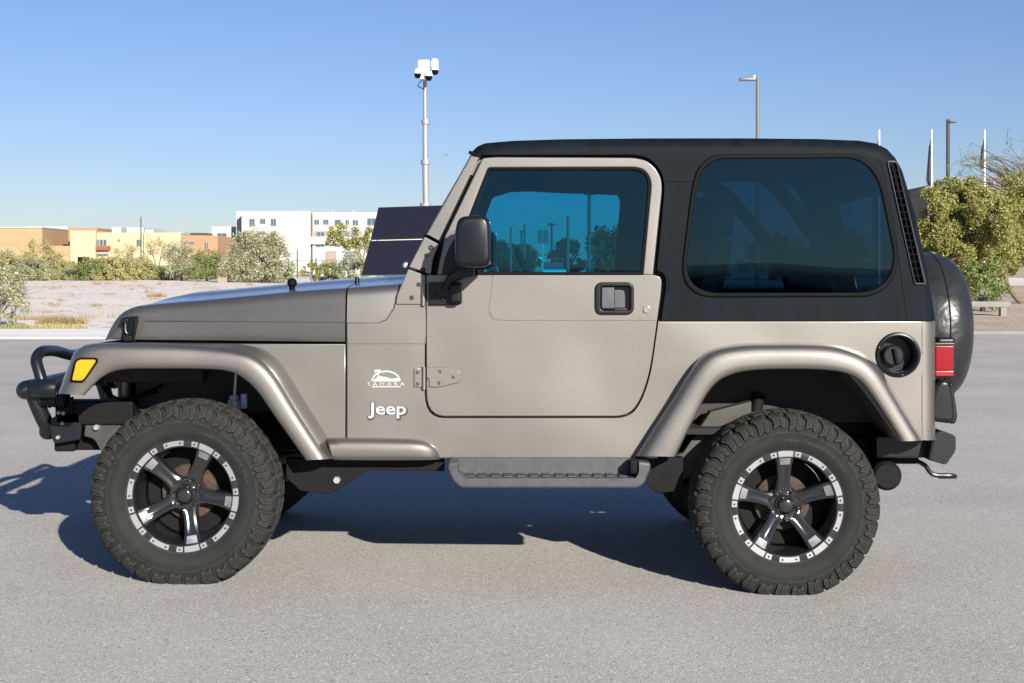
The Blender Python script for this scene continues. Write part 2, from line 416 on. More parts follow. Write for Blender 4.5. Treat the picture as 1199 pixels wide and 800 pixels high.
def groove(path, wpx, depth, y0=None, closed=False):
    """thin recessed line along a px path on the near side"""
    p = [Vector(q[:2]) for q in path]; L, Rr = [], []
    for i in range(len(p)):
        t = (p[min(i + 1, len(p) - 1)] - p[max(0, i - 1)]).normalized(); nrm = Vector((-t.y, t.x)) * wpx / 2
        L.append(tuple(p[i] + nrm)); Rr.append(tuple(p[i] - nrm))
    return prism(PX(L + Rr[::-1], D0), [], (y0 or D0) - .3, (y0 or D0) + depth)
cuts.append(groove([(380, 403), (500, 403)], .9, .004))
tub = boolean(tub, cuts)
tub_o = obj("body_tub", tub, M['paint'], car)
# rear corner panel: rounded in plan, closes the tub behind
def plan_prism(pts, z0, z1, bev):
    bm = prism([(x, y) for x, y in pts], [], 0, z1 - z0, bev, 2)
    for v in bm.verts: v.co = (v.co.x, v.co.z, z1 - v.co.y)
    bmesh.ops.recalc_face_normals(bm, faces=bm.faces); return bm
XE = 1.722; r = .075; X0 = XB(1083.2)
pl = [(X0, D0)] + [(XE - r + r * math.sin(a), D0 + r - r * math.cos(a)) for a in [k * R(90) / 8 for k in range(9)]]
pl += [(x, 2 * YC - y) for x, y in pl[::-1]]
obj("rear_body_panel", plan_prism(pl, ZZ(516), ZZ(376), .004), M['paint'], car)
# inner structure that closes the wheel wells
bm = bmesh.new()
box(bm, XB(770), XB(1080), 6.02, 2 * YC - 6.02, ZZ(505), ZZ(424, 6.0), .02); box(bm, XB(790), XB(870), 6.18, 2 * YC - 6.18, .46, .66, .02); box(bm, XB(965), XB(1075), 6.18, 2 * YC - 6.18, .44, .66, .02)
box(bm, XB(835), XB(1010), D0 + .03, 6.03, ZZ(424) - .012, ZZ(418), .004)
obj("wheel_well", bm, M['liner'], car)
bm = bmesh.new()
box(bm, XB(385), XB(1078), 6.06, 6.16, .47, .56, .01); box(bm, XB(385), XB(1078), 6.80, 6.90, .47, .56, .01)
box(bm, -1.92, XB(385), 6.10, 6.20, .50, .60, .01); box(bm, -1.92, XB(385), 6.76, 6.86, .50, .60, .01)
box(bm, XB(640), XB(800), 6.12, 6.84, .40, .47, .02); box(bm, 1.55, 1.70, 6.0, 6.96, .50, .58, .01); box(bm, -1.95, -1.86, 6.05, 6.91, .50, .60, .01)
obj("chassis_frame", bm, M['dark'], car)
bm = pxprism([(335, 537), (520, 537), (520, 552), (430, 551), (402, 570, 4), (386, 579, 4), (352, 575), (335, 560)], [], 5.78, 5.84, .004)
ob = obj("frame_bracket", bm, M['dark'], car); far_side(ob)
bm = pxprism([(752, 536), (800, 536), (800, 575), (768, 578, 4), (752, 560)], [], 5.80, 5.86, .004); ob = obj("frame_bracket", bm, M['dark'], car); far_side(ob)
bm = bmesh.new(); lathe(bm, [(0, 5.765), (.014, 5.765), (.016, 5.78), (.02, 5.785)], (XB(394.5, 5.78), 0, ZZ(562, 5.78)), seg=6); obj("bracket_bolt", bm, M['galv'], car)
bm = pxprism([(758, 547), (800, 530), (832, 482), (880, 470), (880, 490), (842, 500), (806, 560, 4), (775, 568, 4)], [], 5.90, 5.97, .006)
ob = obj("trailing_arm_mount", bm, M['frame'], car); far_side(ob)

# front fender, its shelf and flare --------------------------------
fp = pxprism([(262, 403), (404.3, 403), (404.3, 512), (384, 513), (387, 536), (340, 455), (322, 436), (300, 420), (262, 414)], [], D0, D0 + .03, .003)
zs = ZZ(403.2) - .002
bmx = bmesh.new(); box(bmx, -1.72, XB(262), D0 - .015, 6.22, zs - .02, zs, .004); box(bmx, XB(262) + .001, XB(404.3), D0 + .003, 6.22, zs - .02, zs, .002)
add(fp, bmx); fend = obj("front_fender", fp, M['paint'], car); far_side(fend)
front_pairs = [((68, 461), (99, 463)), ((74, 446), (110, 451)), ((80, 430), (120, 442)), ((87, 414), (134, 435)), ((98, 405.5), (150, 432.5)), ((117, 402), (165, 432)),
  ((160, 402), (185, 432)), ((205, 403), (212, 432)), ((245, 405.5), (240, 432.5)), ((275, 409), (262, 434)), ((300, 416.5), (280, 440)), ((321, 435), (300, 457)),
  ((344, 472), (322, 488)), ((365, 505), (341, 515)), ((386, 537.5), (358, 539))]
rear_pairs = [((746, 534), (791, 535)), ((769, 498), (803, 510)), ((790, 466), (814, 488)), ((806, 440), (827, 463)), ((822, 419), (842, 446)), ((840, 409), (862, 437)),
  ((870, 404), (886, 433.5)), ((905, 403), (912, 432.5)), ((945, 403), (942, 432.5)), ((975, 405), (966, 433.5)), ((998, 411), (985, 436)), ((1016, 420), (1001, 442)),
  ((1032, 437), (1014, 454)), ((1050, 467), (1030, 477)), ((1066, 494), (1043, 497)), ((1079, 516), (1055, 517))]
def flare(pairs, inner_off, dout=5.600):
    O = crs([p[0] for p in pairs], 5); I = crs([p[1] for p in pairs], 5); rows = []; N = len(O)
    for i, (o, q) in enumerate(zip(O, I)):
        t = i / (N - 1); off = inner_off(t); n = (o - q).normalized()
        row = []
        s = o + n * off[0]; row.append(Wp(s.x, s.y, off[1]))
        s = o + n * off[0] * .55; row.append(Wp(s.x, s.y, off[1] * .5 + 5.655 * .5 ))
        for f, d in ((0, 5.652), (.06, 5.630), (.14, 5.614), (.28, dout + .004), (.5, dout), (.75, dout - .001), (.93, dout + .002), (.99, dout + .008)):
            s = o.lerp(q, f); row.append(Wp(s.x, s.y, d))
        s = q; row.append(Wp(s.x, s.y, dout + .02)); row.append(Wp(s.x, s.y, D0 + .02))
        rows.append(row)
    bm = bmesh.new(); grid(bm, rows, mi=0)
    # closed ends and a back so the flare has body
    for rw in (rows[0], rows[-1]):
        f = bm.faces.new([bm.verts.new(p) for p in rw])
    bm.normal_update(); fixn(bm)
    return bm
def foff(t):
    k = sst(.50, .78, t); return (.6 + 11.5 * k, 5.80 - .080 * sst(.5, .62, t))
ob = obj("front_flare", flare(front_pairs, foff), M['paint'], car, ang=50, wn=False); ffl = ob; far_side(ob)
ob = obj("rear_flare", flare(rear_pairs, lambda t: (2.8, 5.734)), M['paint'], car, ang=50, wn=False); far_side(ob)
# front face of the fender, joins flare to grille
bm = bmesh.new()
rows = []
for px, py in ((70, 461), (75, 446), (81, 430), (88, 414), (98, 405), (112, 402.5)):
    a = Wp(px, py, 5.70); rows.append([a, a + Vector((-.006, .16, 0)), a + Vector((.01, .36, 0)), a + Vector((.03, .50, 0))])
grid(bm, rows); fixn(bm); ob = obj("fender_nose", bm, M['paint'], car, ang=50, wn=False); far_side(ob)
# inner fender liner
bm = bmesh.new(); box(bm, -1.62, XB(403), 6.10, 2 * YC - 6.10, .66, .99, .02)
box(bm, XB(398), XB(404), D0 + .03, 6.1, .5, .95, .004)
box(bm, -1.70, -1.30, 5.98, 6.05, .80, .965, .004); obj("engine_bay", bm, M['liner'], car)
# marker lamp
bm = pxprism([(81, 447.5, 3), (87, 421.5, 4), (94, 419), (113, 419, 3), (115, 423, 3), (99, 446, 4), (96, 448.5, 3)], [], 5.5925, 5.62, .003)
mk = obj("marker_lamp", bm, M['seal'], car)
bm = pxprism([(84, 445.5, 2), (89, 423.5, 3), (94, 421.3), (110.5, 421.3, 2), (112, 423, 2), (98, 444, 3), (95, 446, 2)], [], 5.588, 5.61, .004)
obj("lens", bm, M['amber'], mk)
# rocker pod behind the front wheel
rows = []
for px, zt_, k in ((384, 513, .80), (386, 512.2, 1), (400, 512, 1), (440, 512.3, 1), (480, 513, 1), (494, 514.5, .97), (503, 517.5, .86), (509, 522, .66), (513, 527, .38), (514.5, 531, .10)):
    zt2, zb2 = ZZ(zt_), ZZ(537.2); h = zt2 - zb2; row = []
    for dy, f in ((-.02, 1), (.0, 1), (.022, .985), (.042, .94), (.055, .85), (.061, .70), (.062, .5), (.060, .25), (.056, .08), (.045, .0), (-.02, 0)):
        row.append(Vector((XB(px + (1 - f) * 7 * (1 if px < 480 else .2)), D0 - dy * k, zb2 + h * f)))
    rows.append(row)
bm = bmesh.new(); grid(bm, rows, cap=True); fixn(bm)
ob = obj("rocker_pod", bm, M['paint'], car, ang=55, wn=False); far_side(ob)

# hood and cowl ----------------------------------------------------
ST = [(404, .752, 1.200), (372, .728, 1.193), (340, .70, 1.184), (305, .672, 1.172), (270, .645, 1.160), (235, .617, 1.148), (200, .592, 1.138), (170, .568, 1.128), (157, .559, 1.122),
      (149, .553, 1.113), (142, .547, 1.101), (136, .541, 1.084), (131, .534, 1.058), (127, .526, 1.022), (123.5, .52, .984)]
def hood_section(X, hw, ze, zb, bulge, lift=.028):
    r = min(.052, max(.004, (ze - zb) * .6)); P = []
    top = ze - r; tl = .012 * min(1, (ze - zb) / .15)
    P += [(hw - .02, zb), (hw - .002, zb), (hw, zb + .004)]
    for f in (.2, .4, .6, .8, .95): P.append((hw - tl * f ** 3, zb + (top - zb) * f + .004 * (1 - f)))
    for k in range(10):
        a = k * R(86) / 9; P.append((hw - tl - r + r * math.cos(a), ze - r + r * math.sin(a)))
    base = hw - tl - r
    for f in (.9, .75, .62, .56, .52, .48, .44, .40, .34, .2, 0):
        P.append((base * f, ze + lift * (1 - f ** 1.6) * (1 if f > .5 else 1) + bulge * (1 - sst(.38, .60, f))))
    return [(X, YC - u, z) for u, z in P] + [(X, YC + u, z) for u, z in P[-2::-1]]
zb = ZZ(400.6)
rows = []
for px, hw, ze in ST:
    X = (px - CX) / F * (YC - hw); bl = .012 * sst(.0, .22, X + 1.66)
    rows.append(hood_section(X, hw, ze, zb, bl, .028 * sst(-.02, .25, X + 1.66)))
bm = bmesh.new(); grid(bm, rows, cap=False)
f = bm.faces.new([bm.verts.new(p) for p in rows[0]]); f = bm.faces.new([bm.verts.new(p) for p in rows[-1]])
fixn(bm)
crz = ZZ(377.5)
tube(bm, [Vector(((px - CX) / F * (YC - hw), YC - hw - .0002, crz)) for px, hw, ze in ST[:8]], .0011, 6)
hood = obj("hood", bm, M['paint'], car, ang=60, wn=False)
rows = []
for px, hw, ze in ((406.2, .7525, 1.2005), (430, .754, 1.207), (455, .755, 1.213), (480, .755, 1.219), (505, .755, 1.222)):
    rows.append(hood_section((px - CX) / F * (YC - hw), hw, ze, ZZ(403), .012))
bm = bmesh.new(); grid(bm, rows, cap=True); fixn(bm); obj("cowl", bm, M['paint'], car, ang=60, wn=False)
# hood latch, rubber stop, washer jet
d = 5.93
bm = pxprism([(142, 373, 2), (150, 371, 2), (161, 370, 2), (161, 378), (157, 398, 2), (141, 399, 2), (144, 386)], [], d - .02, d + .02, .004)
for v in bm.verts: v.co.y -= (v.co.x + 1.63) * .3
lt = obj("hood_latch", bm, M['dark'], hood)
bm = bmesh.new(); tube(bm, [Wp(147, 375, d - .035), Wp(147, 388, d - .04), Wp(152, 392, d - .04), Wp(158, 388, d - .045), Wp(159, 374, d - .045)], .005, 8, smooth_n=3)
box(bm, *sorted((Wp(144, 372, d).x, Wp(153, 372, d).x)), d - .045, d - .02, Wp(0, 378, d).z, Wp(0, 373, d).z, .003)
box(bm, *sorted((Wp(147, 372, d).x, Wp(156, 372, d).x)), d - .04, d - .01, Wp(0, 399, d).z, Wp(0, 392, d).z, .003)
obj("latch_handle", bm, M['plastic'], lt)
bm = bmesh.new(); P = Wp(342, 329, 6.0); lathe(bm, [(0, .040), (.010, .038), (.018, .031), (.021, .021), (.020, .010), (.013, .004), (.011, -.03)], (P.x, 6.0, P.z - .028), 'Z', 20)
obj("rubber_stop", bm, M['seal'], hood)
bm = bmesh.new(); P = Wp(418, 326.5, 6.1); lathe(bm, [(0, .022), (.008, .02), (.010, .0), (.010, -.02)], (P.x, 6.1, P.z - .012), 'Z', 12); obj("washer_jet", bm, M['plastic'], hood)
bm = bmesh.new(); P = Wp(475, 311, 5.78); lathe(bm, [(0, -.014), (.010, -.012), (.015, 0), (.010, .012), (0, .014)], (P.x, 5.80, P.z), 'Y', 14); obj("windshield_stop", bm, M['galv'], car)
# grille
bm = bmesh.new(); box(bm, -1.70, -1.64, 6.10, 6.86, .66, .96, .03, 3)
gr = obj("grille", bm, M['paint'], car)
for k in range(7):
    bm = bmesh.new(); y = 6.27 + k * .07; box(bm, -1.708, -1.69, y - .018, y + .018, .66, .92, .008); obj("slot", bm, M['dark'], gr)
for y in (6.19, 6.77):
    bm = bmesh.new(); lathe(bm, [(0, -1.725), (.045, -1.722), (.060, -1.712), (.064, -1.69)], (0, y, .82), 'X', 28); obj("headlight", bm, M['silver'], gr)

# windshield frame ---------------------------------------------------
bm = pxprism([(497.8, 275.5), (551, 181.5), (563, 184.5), (514.8, 284.6)], [], D0 + .012, D0 + .09, .008, 3)
add(bm, pxprism([(2 * 0 + 497.8, 275.5), (551, 181.5), (563, 184.5), (514.8, 284.6)], [], D0 + .012, D0 + .09, .008, 3))
for v in list(bm.verts)[len(bm.verts) // 2:]: v.co.y = 2 * YC - v.co.y
A, B = Wp(552, 181, D0), Wp(481, 312, D0); dv = (B - A).normalized()
def bar_y(bm, p, q, wd, y0, y1):
    n = Vector((-(q - p).z, 0, (q - p).x)).normalized() * wd
    t = bmesh.new(); grid(t, [[Vector((c.x, y, c.z)) for c in (p, q, q + n, p + n)] for y in (y0, y1)], close_u=True, cap=True); fixn(t); return add(bm, t)
bar_y(bm, A, A + dv * .07, .045, D0 + .05, YF - .05)
bar_y(bm, B - dv * .10, B, .05, D0 + .05, YF - .05)
wf = obj("windshield_frame", bm, M['paint'], car)
bm = bmesh.new(); n = Vector((-dv.z, 0, dv.x)) * -.0
grid(bm, [[Vector((p.x + .02, y, p.z - .0)) for p in (A + dv * .06, B - dv * .09)] for y in (D0 + .08, YF - .08)]); obj("windshield_glass", bm, M['wglass'], wf, wn=False)
bm = pxprism([(497.0, 277, 1.5), (514.3, 286.2, 1.5), (507, 303, 6), (504.5, 321.5, 1.5), (478.5, 313, 1.5)], [], D0 - .004, D0 + .08, .004)
add(bm, pxprism([(477.8, 315, 1.5), (498.2, 322.2, 2), (497.6, 357, 1.5), (462.8, 357, 3), (465, 345)], [], D0 - .005, D0 + .07, .004))
hg = obj("windshield_hinge", bm, M['paint'], car); far_side(hg)
for px, py, rr, m in ((505, 290, .0105, 'frame'), (495, 316.5, .0105, 'dark'), (499.5, 299, .0085, 'paint'), (490.5, 333, .009, 'paint'), (482.5, 348.5, .009, 'paint')):
    bm = bmesh.new(); P = Wp(px, py, D0); lathe(bm, [(.003, D0 - .008), (rr * .6, D0 - .0125), (rr, D0 - .009), (rr, D0)], (P.x, 0, P.z), seg=14); obj("bolt", bm, M[m], hg)
bm = bmesh.new(); P = Wp(495.8, 0, D0); tube(bm, [(P.x, D0 - .008, ZZ(333)), (P.x, D0 - .008, ZZ(358))], .0095, 10); obj("hinge_pin", bm, M['paint'], hg)

# door ---------------------------------------------------------------
bm = pxprism(door_px, [], D0 - .003, D0 + .05, .005, 3)
bead = [(577, 322), (574.5, 345), (572.5, 362), (575.5, 371), (584, 375), (640, 375.3), (769, 375.5)]
door_bm = bm
door_bm = boolean(door_bm, [groove([(q[0], q[1]) for q in crs([(577, 322), (574.5, 345), (572.5, 362), (576.5, 372), (586, 375.2), (640, 375.3), (768, 375.5)], 5)], .8, .0006, D0)])
fr_px = [(511.5, 322), (515.5, 300), (521, 276), (562.5, 189.5), (564.5, 184.6, 6), (582, 183.6), (742, 184.4, 6), (757, 187.5, 6), (768, 196.5, 6), (774.5, 209, 5), (775.6, 222, 5), (765, 322),
         (752.5, 322), (762.4, 216, 5), (760, 206, 5), (753.5, 198.5, 5), (744, 196.2, 5), (571.5, 196.6, 3), (546, 262), (527, 322)]
add(door_bm, lean(pxprism(fr_px, [], D0 - .001, D0 + .045, .006, 3)))
door = obj("door", door_bm, M['paint'], car)
bm = lean(pxprism([(525.5, 322.5), (546, 262), (571.5, 197), (744, 196.2, 5), (753.5, 198.5, 5), (760, 206, 5), (762.4, 216, 5), (752.5, 322.5)],
   [[(532, 318.6), (549.5, 264), (573, 199), (743, 198.8, 5), (751.5, 200.5, 5), (757.5, 207, 5), (759.6, 216.5, 5), (750.3, 318.6)]], D0 - .004, D0 + .02, .002))
ds = obj("window_seal", bm, M['seal'], door)
bm = bmesh.new(); vs = [bm.verts.new(Wp(x, y, D0 + .016)) for x, y in rounded([(529, 320), (547, 263), (572, 198), (744, 197.4, 5), (753, 199.5, 5), (759, 206, 5), (761.4, 216, 5), (751.5, 320)])]
bm.faces.new(vs); lean(bm); fixn(bm); dg_ = obj("window_glass", bm, M['glass'], door, wn=False)
bm = bmesh.new(); box(bm, XB(505), XB(765), D0 + .055, D0 + .11, ZZ(486), ZZ(326), .01); dt = obj("door_trim", bm, M['inside'], door)
bm = lean(pxprism([(513.5, 321), (517.5, 296), (524, 276, 6), (532, 270, 8), (548, 268), (541, 290), (532, 321)], [], D0 - .004, D0 + .004, .002)); mt = obj("mirror_sail", bm, M['paint'], door)
bm = lean(pxprism([(517, 321), (521, 300, 6), (534, 275, 6), (546, 275), (541, 321)], [], D0 - .008, D0 + .0, .002)); obj("sail_trim", bm, M['plastic'], mt)
# the whole far door
fd = far_side(door)
for ch in (ds, dg_, dt):
    k = far_side(ch); k.parent = fd
# handle
hpx = [(697, 330.5, 9), (742.5, 330.5, 9), (742.5, 368.5, 9), (697, 368.5, 9)]
bm = pxprism(hpx, [[(703.5, 335.5, 4), (738, 335.5, 4), (738, 363.5, 4), (703.5, 363.5, 4)]], D0 - .015, D0 - .002, .005, 3)
hd = obj("door_handle", bm, M['plastic'], door)
bm = pxprism([(700, 333), (740, 333), (740, 366), (700, 366)], [], D0 - .0045, D0 - .001); obj("handle_cup", bm, M['seal'], hd)
bm = pxprism([(704.5, 336.5, 2), (719.5, 336.5, 1), (719.5, 361.5, 1), (704.5, 361.5, 2)], [], D0 - .014, D0 - .004, .003); obj("paddle", bm, M['step'], hd)
bm = pxprism([(719.5, 339.5, 1), (731, 339.5, 5), (732, 348), (732, 360.5, 1), (719.5, 360.5, 1)], [], D0 - .010, D0 - .004, .002); obj("grip_plate", bm, M['step'], hd)
bm = pxprism([(720, 360.8), (733, 360.8), (735, 364.6), (720, 364.6)], [], D0 - .009, D0 - .004, .001); obj("wear_strip", bm, M['rust'], hd)
bm = bmesh.new(); P = Wp(757, 362.5, D0); lathe(bm, [(0, D0 - .006), (.008, D0 - .006), (.0085, D0 - .010), (.013, D0 - .010), (.0155, D0 - .004), (.0155, D0)], (P.x, 0, P.z), seg=20); obj("door_lock", bm, M['chrome'], door)
# lower hinge
bm = pxprism([(499.5, 430.5, 1), (523, 430.5, 3), (537, 434, 3), (539.5, 437, 3), (539, 447.5, 3), (515, 453.5, 3), (502.5, 453.5, 2), (502.5, 444, 2), (499.5, 442)], [], D0 - .0095, D0 - .002, .0022)
add(bm, pxprism([(484.7, 431.5, 1), (494, 431.5), (494, 453.5), (484.7, 453.5, 1)], [], D0 - .007, D0 + .0, .002))
P = Wp(496.5, 0, D0); tube(bm, [(P.x, D0 - .008, ZZ(429.5)), (P.x, D0 - .008, ZZ(456))], .0085, 12)
lh = obj("door_hinge", bm, M['paint'], door)
for px, py in ((515, 435), (530.5, 441.5), (514, 448.5), (489, 436), (489, 449.5)):
    bm = bmesh.new(); P = Wp(px, py, D0); lathe(bm, [(.002, D0 - .0105), (.0045, D0 - .0125), (.007, D0 - .0095), (.007, D0 - .006)], (P.x, 0, P.z), seg=12); obj("bolt", bm, M['paint'], lh)
# upper hinge and mirror
bm = pxprism([(501.5, 331, 1), (530, 330, 2), (541, 331, 3), (541, 356, 3), (530, 357.5), (502, 357.5, 1)], [], D0 - .018, D0 - .002, .004)
box(bm, XB(527, 5.66), XB(540.5, 5.66), 5.655, D0 - .002, ZZ(355, 5.66), ZZ(332, 5.66), .012, 3)
uh = obj("door_hinge", bm, M['plastic'], door)
for px, py in ((509, 344), (518.5, 338.5), (518.5, 350.5)):
    bm = bmesh.new(); P = Wp(px, py, D0 - .02); lathe(bm, [(0, D0 - .026), (.006, D0 - .026), (.0085, D0 - .022), (.0085, D0 - .015)], (P.x, 0, P.z), seg=12); obj("bolt", bm, M['steel'], uh)
dm = 5.46
bm = bmesh.new()
rows = []
for y, s in ((5.375, .80), (5.378, .90), (5.386, .97), (5.40, 1.0), (5.46, 1.02), (5.54, 1.0), (5.60, .93), (5.625, .82)):
    c = Wp(554.5, 282.5, 5.42); row = []
    pr = rounded([(-.066, -.098, .03), (-.070, -.04), (-.071, .03), (-.058, .092, .03), (.045, .100, .03), (.063, .07, .02), (.066, -.06), (.058, -.098, .03)], 5)
    for x, z in pr: row.append(Vector((c.x + x * s, y, c.z + z * s)))
    rows.append(row)
grid(bm, rows, close_u=True, cap=True); fixn(bm)
mir = obj("wing_mirror", bm, M['plastic'], car, ang=50, wn=False)
bm = bmesh.new(); c = Wp(575.5, 284, 5.42); box(bm, c.x - .02, c.x - .004, 5.41, 5.60, c.z - .085, c.z + .08, .005); obj("mirror_glass", bm, M['winpane'], mir)
bm = bmesh.new(); a = Wp(543, 311, 5.55)
box(bm, Wp(546, 0, 5.55).x, Wp(556, 0, 5.55).x, 5.53, 5.60, Wp(0, 322, 5.55).z, Wp(0, 305, 5.55).z, .01, 3)
tube(bm, [Wp(551, 318, 5.56), Wp(540, 321, 5.60), Wp(528, 327, 5.66), Wp(524, 336, 5.69)], [.022, .022, .02, .018], 12, smooth_n=3)
obj("mirror_arm", bm, M['plastic'], mir)
bm = bmesh.new(); P = Wp(562, 309.5, 5.46); lathe(bm, [(0, -.010), (.012, -.008), (.018, 0)], (P.x, 5.47, P.z), 'Z', 14); obj("mirror_cap", bm, M['galv'], mir)
for o_ in (mir,):
    fm = far_side(o_)
    for ch in list(o_.children):
        k = far_side(ch); k.parent = fm

# body seal round the door openings, floor that blocks light under the car
ds_px = [(505, 322), (520, 270), (560, 186), (562, 176, 6), (745, 176, 10), (775, 186, 14), (784, 215, 10), (787, 322), (787, 380), (748, 380), (748, 322), (758.5, 216, 5), (757, 207, 5), (751, 201, 5), (744, 199.5, 5), (575, 199.5, 3), (552, 262), (534, 322)]
bm = lean(pxprism(ds_px, [], D0 + .052, D0 + .10, .008)); ob = obj("door_surround", bm, M['inside'], car); far_side(ob)
bm = lean(pxprism([(486, 322), (496, 277), (550, 184), (568, 184), (522, 276), (508, 322)], [], D0 + .095, D0 + .115, .002)); ob = obj('pillar_trim', bm, M['seal'], wf); far_side(ob)
bm = bmesh.new(); box(bm, XB(395), XB(770), D0 + .03, YF - .03, .515, .53); obj("light_block_floor", bm, M['dark'], car)  # flat floor added to keep sun and sky light out beneath the car

# hardtop ------------------------------------------------------------
ht_px = [(549.5, 181), (553, 175), (559, 169.5), (568, 166), (600, 163.2), (660, 161.3), (760, 160.3), (870, 160.2), (960, 161), (1010, 163), (1030, 166.3), (1043, 173), (1053, 184), (1061, 199), (1076, 250), (1090, 315), (1099.5, 375), (1102, 420), (540, 420), (540, 190)]
ht = pxprism(ht_px, [], D0 + .004, YF - .004, .060, 6)
cutA = [(500, 181.4), (743, 180.9), (759, 184.3, 6), (771, 194.5, 6), (777.5, 208, 6), (778.4, 224, 6), (769.5, 316), (775, 318.5, 4), (780.5, 326, 5), (780, 338, 4), (774.5, 375.4), (774.5, 430), (500, 430)]
cu = [prism(PX(rounded(cutA), D0), [], 5.3, 7.7)]
b_ = bmesh.new(); box(b_, -2, 3, 5.3, 7.7, .3, ZZ(375.4)); cu.append(b_)
cu.append(prism(PX(rounded([(450, 168), (1015, 167, 10), (1040, 182, 10), (1050, 200), (1084, 340), (1092, 430), (450, 430)]), D0), [], D0 + .055, YF - .055))
win_px = [(835, 182.2, 12), (1000, 181, 12), (1019, 189.5, 14), (1033.5, 211, 16), (1051.5, 302, 14), (1046, 328, 14), (1024, 346.6, 20), (822, 347.2, 18), (803, 333, 16), (799.5, 312, 12), (811, 220, 20), (818, 196, 16)]
cu.append(prism(PX(rounded(win_px), D0), [], 5.3, 7.7))
b_ = bmesh.new(); box(b_, 1.45, 2.2, 5.93, 7.03, 1.16, 1.60, .03); cu.append(b_)
vent_px = [(1039, 188.5, 4), (1050.6, 188.5, 4), (1083.8, 329, 2), (1083.8, 333.3, 3), (1070.5, 333.3, 4)]
cu.append(prism(PX(rounded(vent_px), D0), [], 5.3, D0 + .035)); cu.append(prism(PX(rounded(vent_px), D0), [], YF - .035, 7.7))
cu.append(groove([(1010, 158), (1016, 166), (1027, 178), (1035, 203), (1047, 262), (1062, 376)], 1.1, .006))
cu.append(groove([(779, 212.5), (812, 212.5)], .9, .008))
ht = lean(boolean(ht, cu))
hto = obj("hardtop", ht, M['top'], car, ang=28)
bm = bmesh.new()
lip = crs([(746, 180.5), (759, 183), (772, 193), (779.5, 207), (780.5, 224)], 6)
tube(bm, [Wp(p.x, p.y, D0 + .010) for p in lip], .006, 8); lean(bm); obj('drip_lip', bm, M['top'], hto); bm = bmesh.new(); tube(bm, [Wp(p[0], p[1], D0 + .008) for p in crs([(771, 317), (778, 319.5), (783, 327), (782, 341)], 5)], .006, 8)
lean(bm); obj("drip_lip", bm, M['top'], hto)
inner = lambda g: growpx(win_px, -g)
bm = lean(prism(PX(rounded(growpx(win_px, 1.2)), D0), [PX(rounded(inner(4.2)), D0)], D0 - .004, D0 + .02, .0055, 3)); sw = obj("window_seal", bm, M['seal'], hto); far_side(sw)
bm = bmesh.new(); bm.faces.new([bm.verts.new((x, D0 + .004, z)) for x, z in PX(rounded(inner(3.5)), D0)]); lean(bm); fixn(bm)
sg = obj("side_window", bm, M['glassdark'], hto, wn=False); far_side(sg)
bm = bmesh.new(); grid(bm, [[(1.60 + .115 * (1 - t), y, 1.16 + .44 * t) for t in (0, 1)] for y in (5.93, 7.03)]); obj("rear_window", bm, M['glassdark'], hto, wn=False)
# air vent in the rear pillar
TL, TR, BR, BL = Vector((1041, 191)), Vector((1050, 191)), Vector((1081.5, 331)), Vector((1071.5, 331))
bm = lean(prism(PX(rounded(growpx(vent_px, .6)), D0), [PX(rounded([(1041.2, 190.8, 2), (1049.6, 190.8, 2), (1081.3, 330, 1), (1081.3, 331.4, 1), (1071.8, 331.4, 2)]), D0)], D0 - .003, D0 + .01, .002, 2))
for k in range(1, 17):
    t = k / 17; a = TL.lerp(BL, t); b = TR.lerp(BR, t); tube(bm, [Wp(a.x, a.y, D0 + .006), Wp(b.x, b.y, D0 + .006)], .0022, 6)
a, b = TL.lerp(TR, .5), BL.lerp(BR, .5); tube(bm, [Wp(a.x, a.y, D0 + .005), Wp(b.x, b.y, D0 + .005)], .0025, 6)
vn = obj("air_vent", bm, M['plastic'], hto); far_side(vn)
# roof front seal strip above windshield
bm = bmesh.new(); tube(bm, [Wp(549, 178, D0 + .02), Wp(563.5, 184, D0 + .02)], .007, 8); obj("gutter_clip", bm, M['seal'], hto)

# badges, filler, lamps ---------------------------------------------
def text_bm(s, cx, cy, h, depth, y, off=0.0, sx=1.0):
    """lettering centred on px (cx,cy), cap height h px"""
    cu = bpy.data.curves.new("t", 'FONT'); cu.body = s; cu.align_x = 'CENTER'; cu.size = 1; cu.extrude = .5; cu.offset = off; cu.resolution_u = 4
    m = to_mesh(bpy.data.objects.new("t", cu)); bm = bmesh.new(); bm.from_mesh(m)
    xs = [v.co.x for v in bm.verts]; ys = [v.co.y for v in bm.verts]
    k = h * D0 / F / .72; P = Wp(cx, cy, D0); mx = (max(xs) + min(xs)) / 2; y0 = .36
    for v in bm.verts:
        x, yy, z = v.co; v.co = (P.x + (x - mx) * k * sx, y - z * depth, P.z + (yy - y0) * k)
    fixn(bm); return bm
bm = text_bm("Jeep", 454.0, 478.6, 15.2, .0016, D0 - .0020, .052, 1.22); bg_ = obj("brand_badge", bm, M['frame'], tub_o, wn=False, ang=40)
bm = text_bm("Jeep", 453.4, 477.9, 14.2, .0030, D0 - .0040, .018, 1.27); obj("badge_letters", bm, M['badge'], bg_, wn=False, ang=40)
bm = bmesh.new()
def dome(r0, r1, cx, cy, w_, h_):
    o = []
    for k in range(25):
        a = math.pi * k / 24; o.append((cx - w_ * math.cos(a), cy - h_ * math.sin(a)))
    return o
o1 = dome(0, 0, 452, 446.5, 17, 12.5); i1 = dome(0, 0, 452, 446.5, 15.2, 10.8)
add(bm, prism(PX(o1 + i1[::-1], D0), [], D0 - .0022, D0 + .001))
o1 = crs([(437, 446), (443, 441), (451, 441.5), (458, 443.5), (466, 443), (468, 446)], 5); lo = [(468, 446.8), (437, 446.8)]
add(bm, prism(PX([tuple(p) for p in o1] + lo, D0), [], D0 - .0021, D0 + .001))
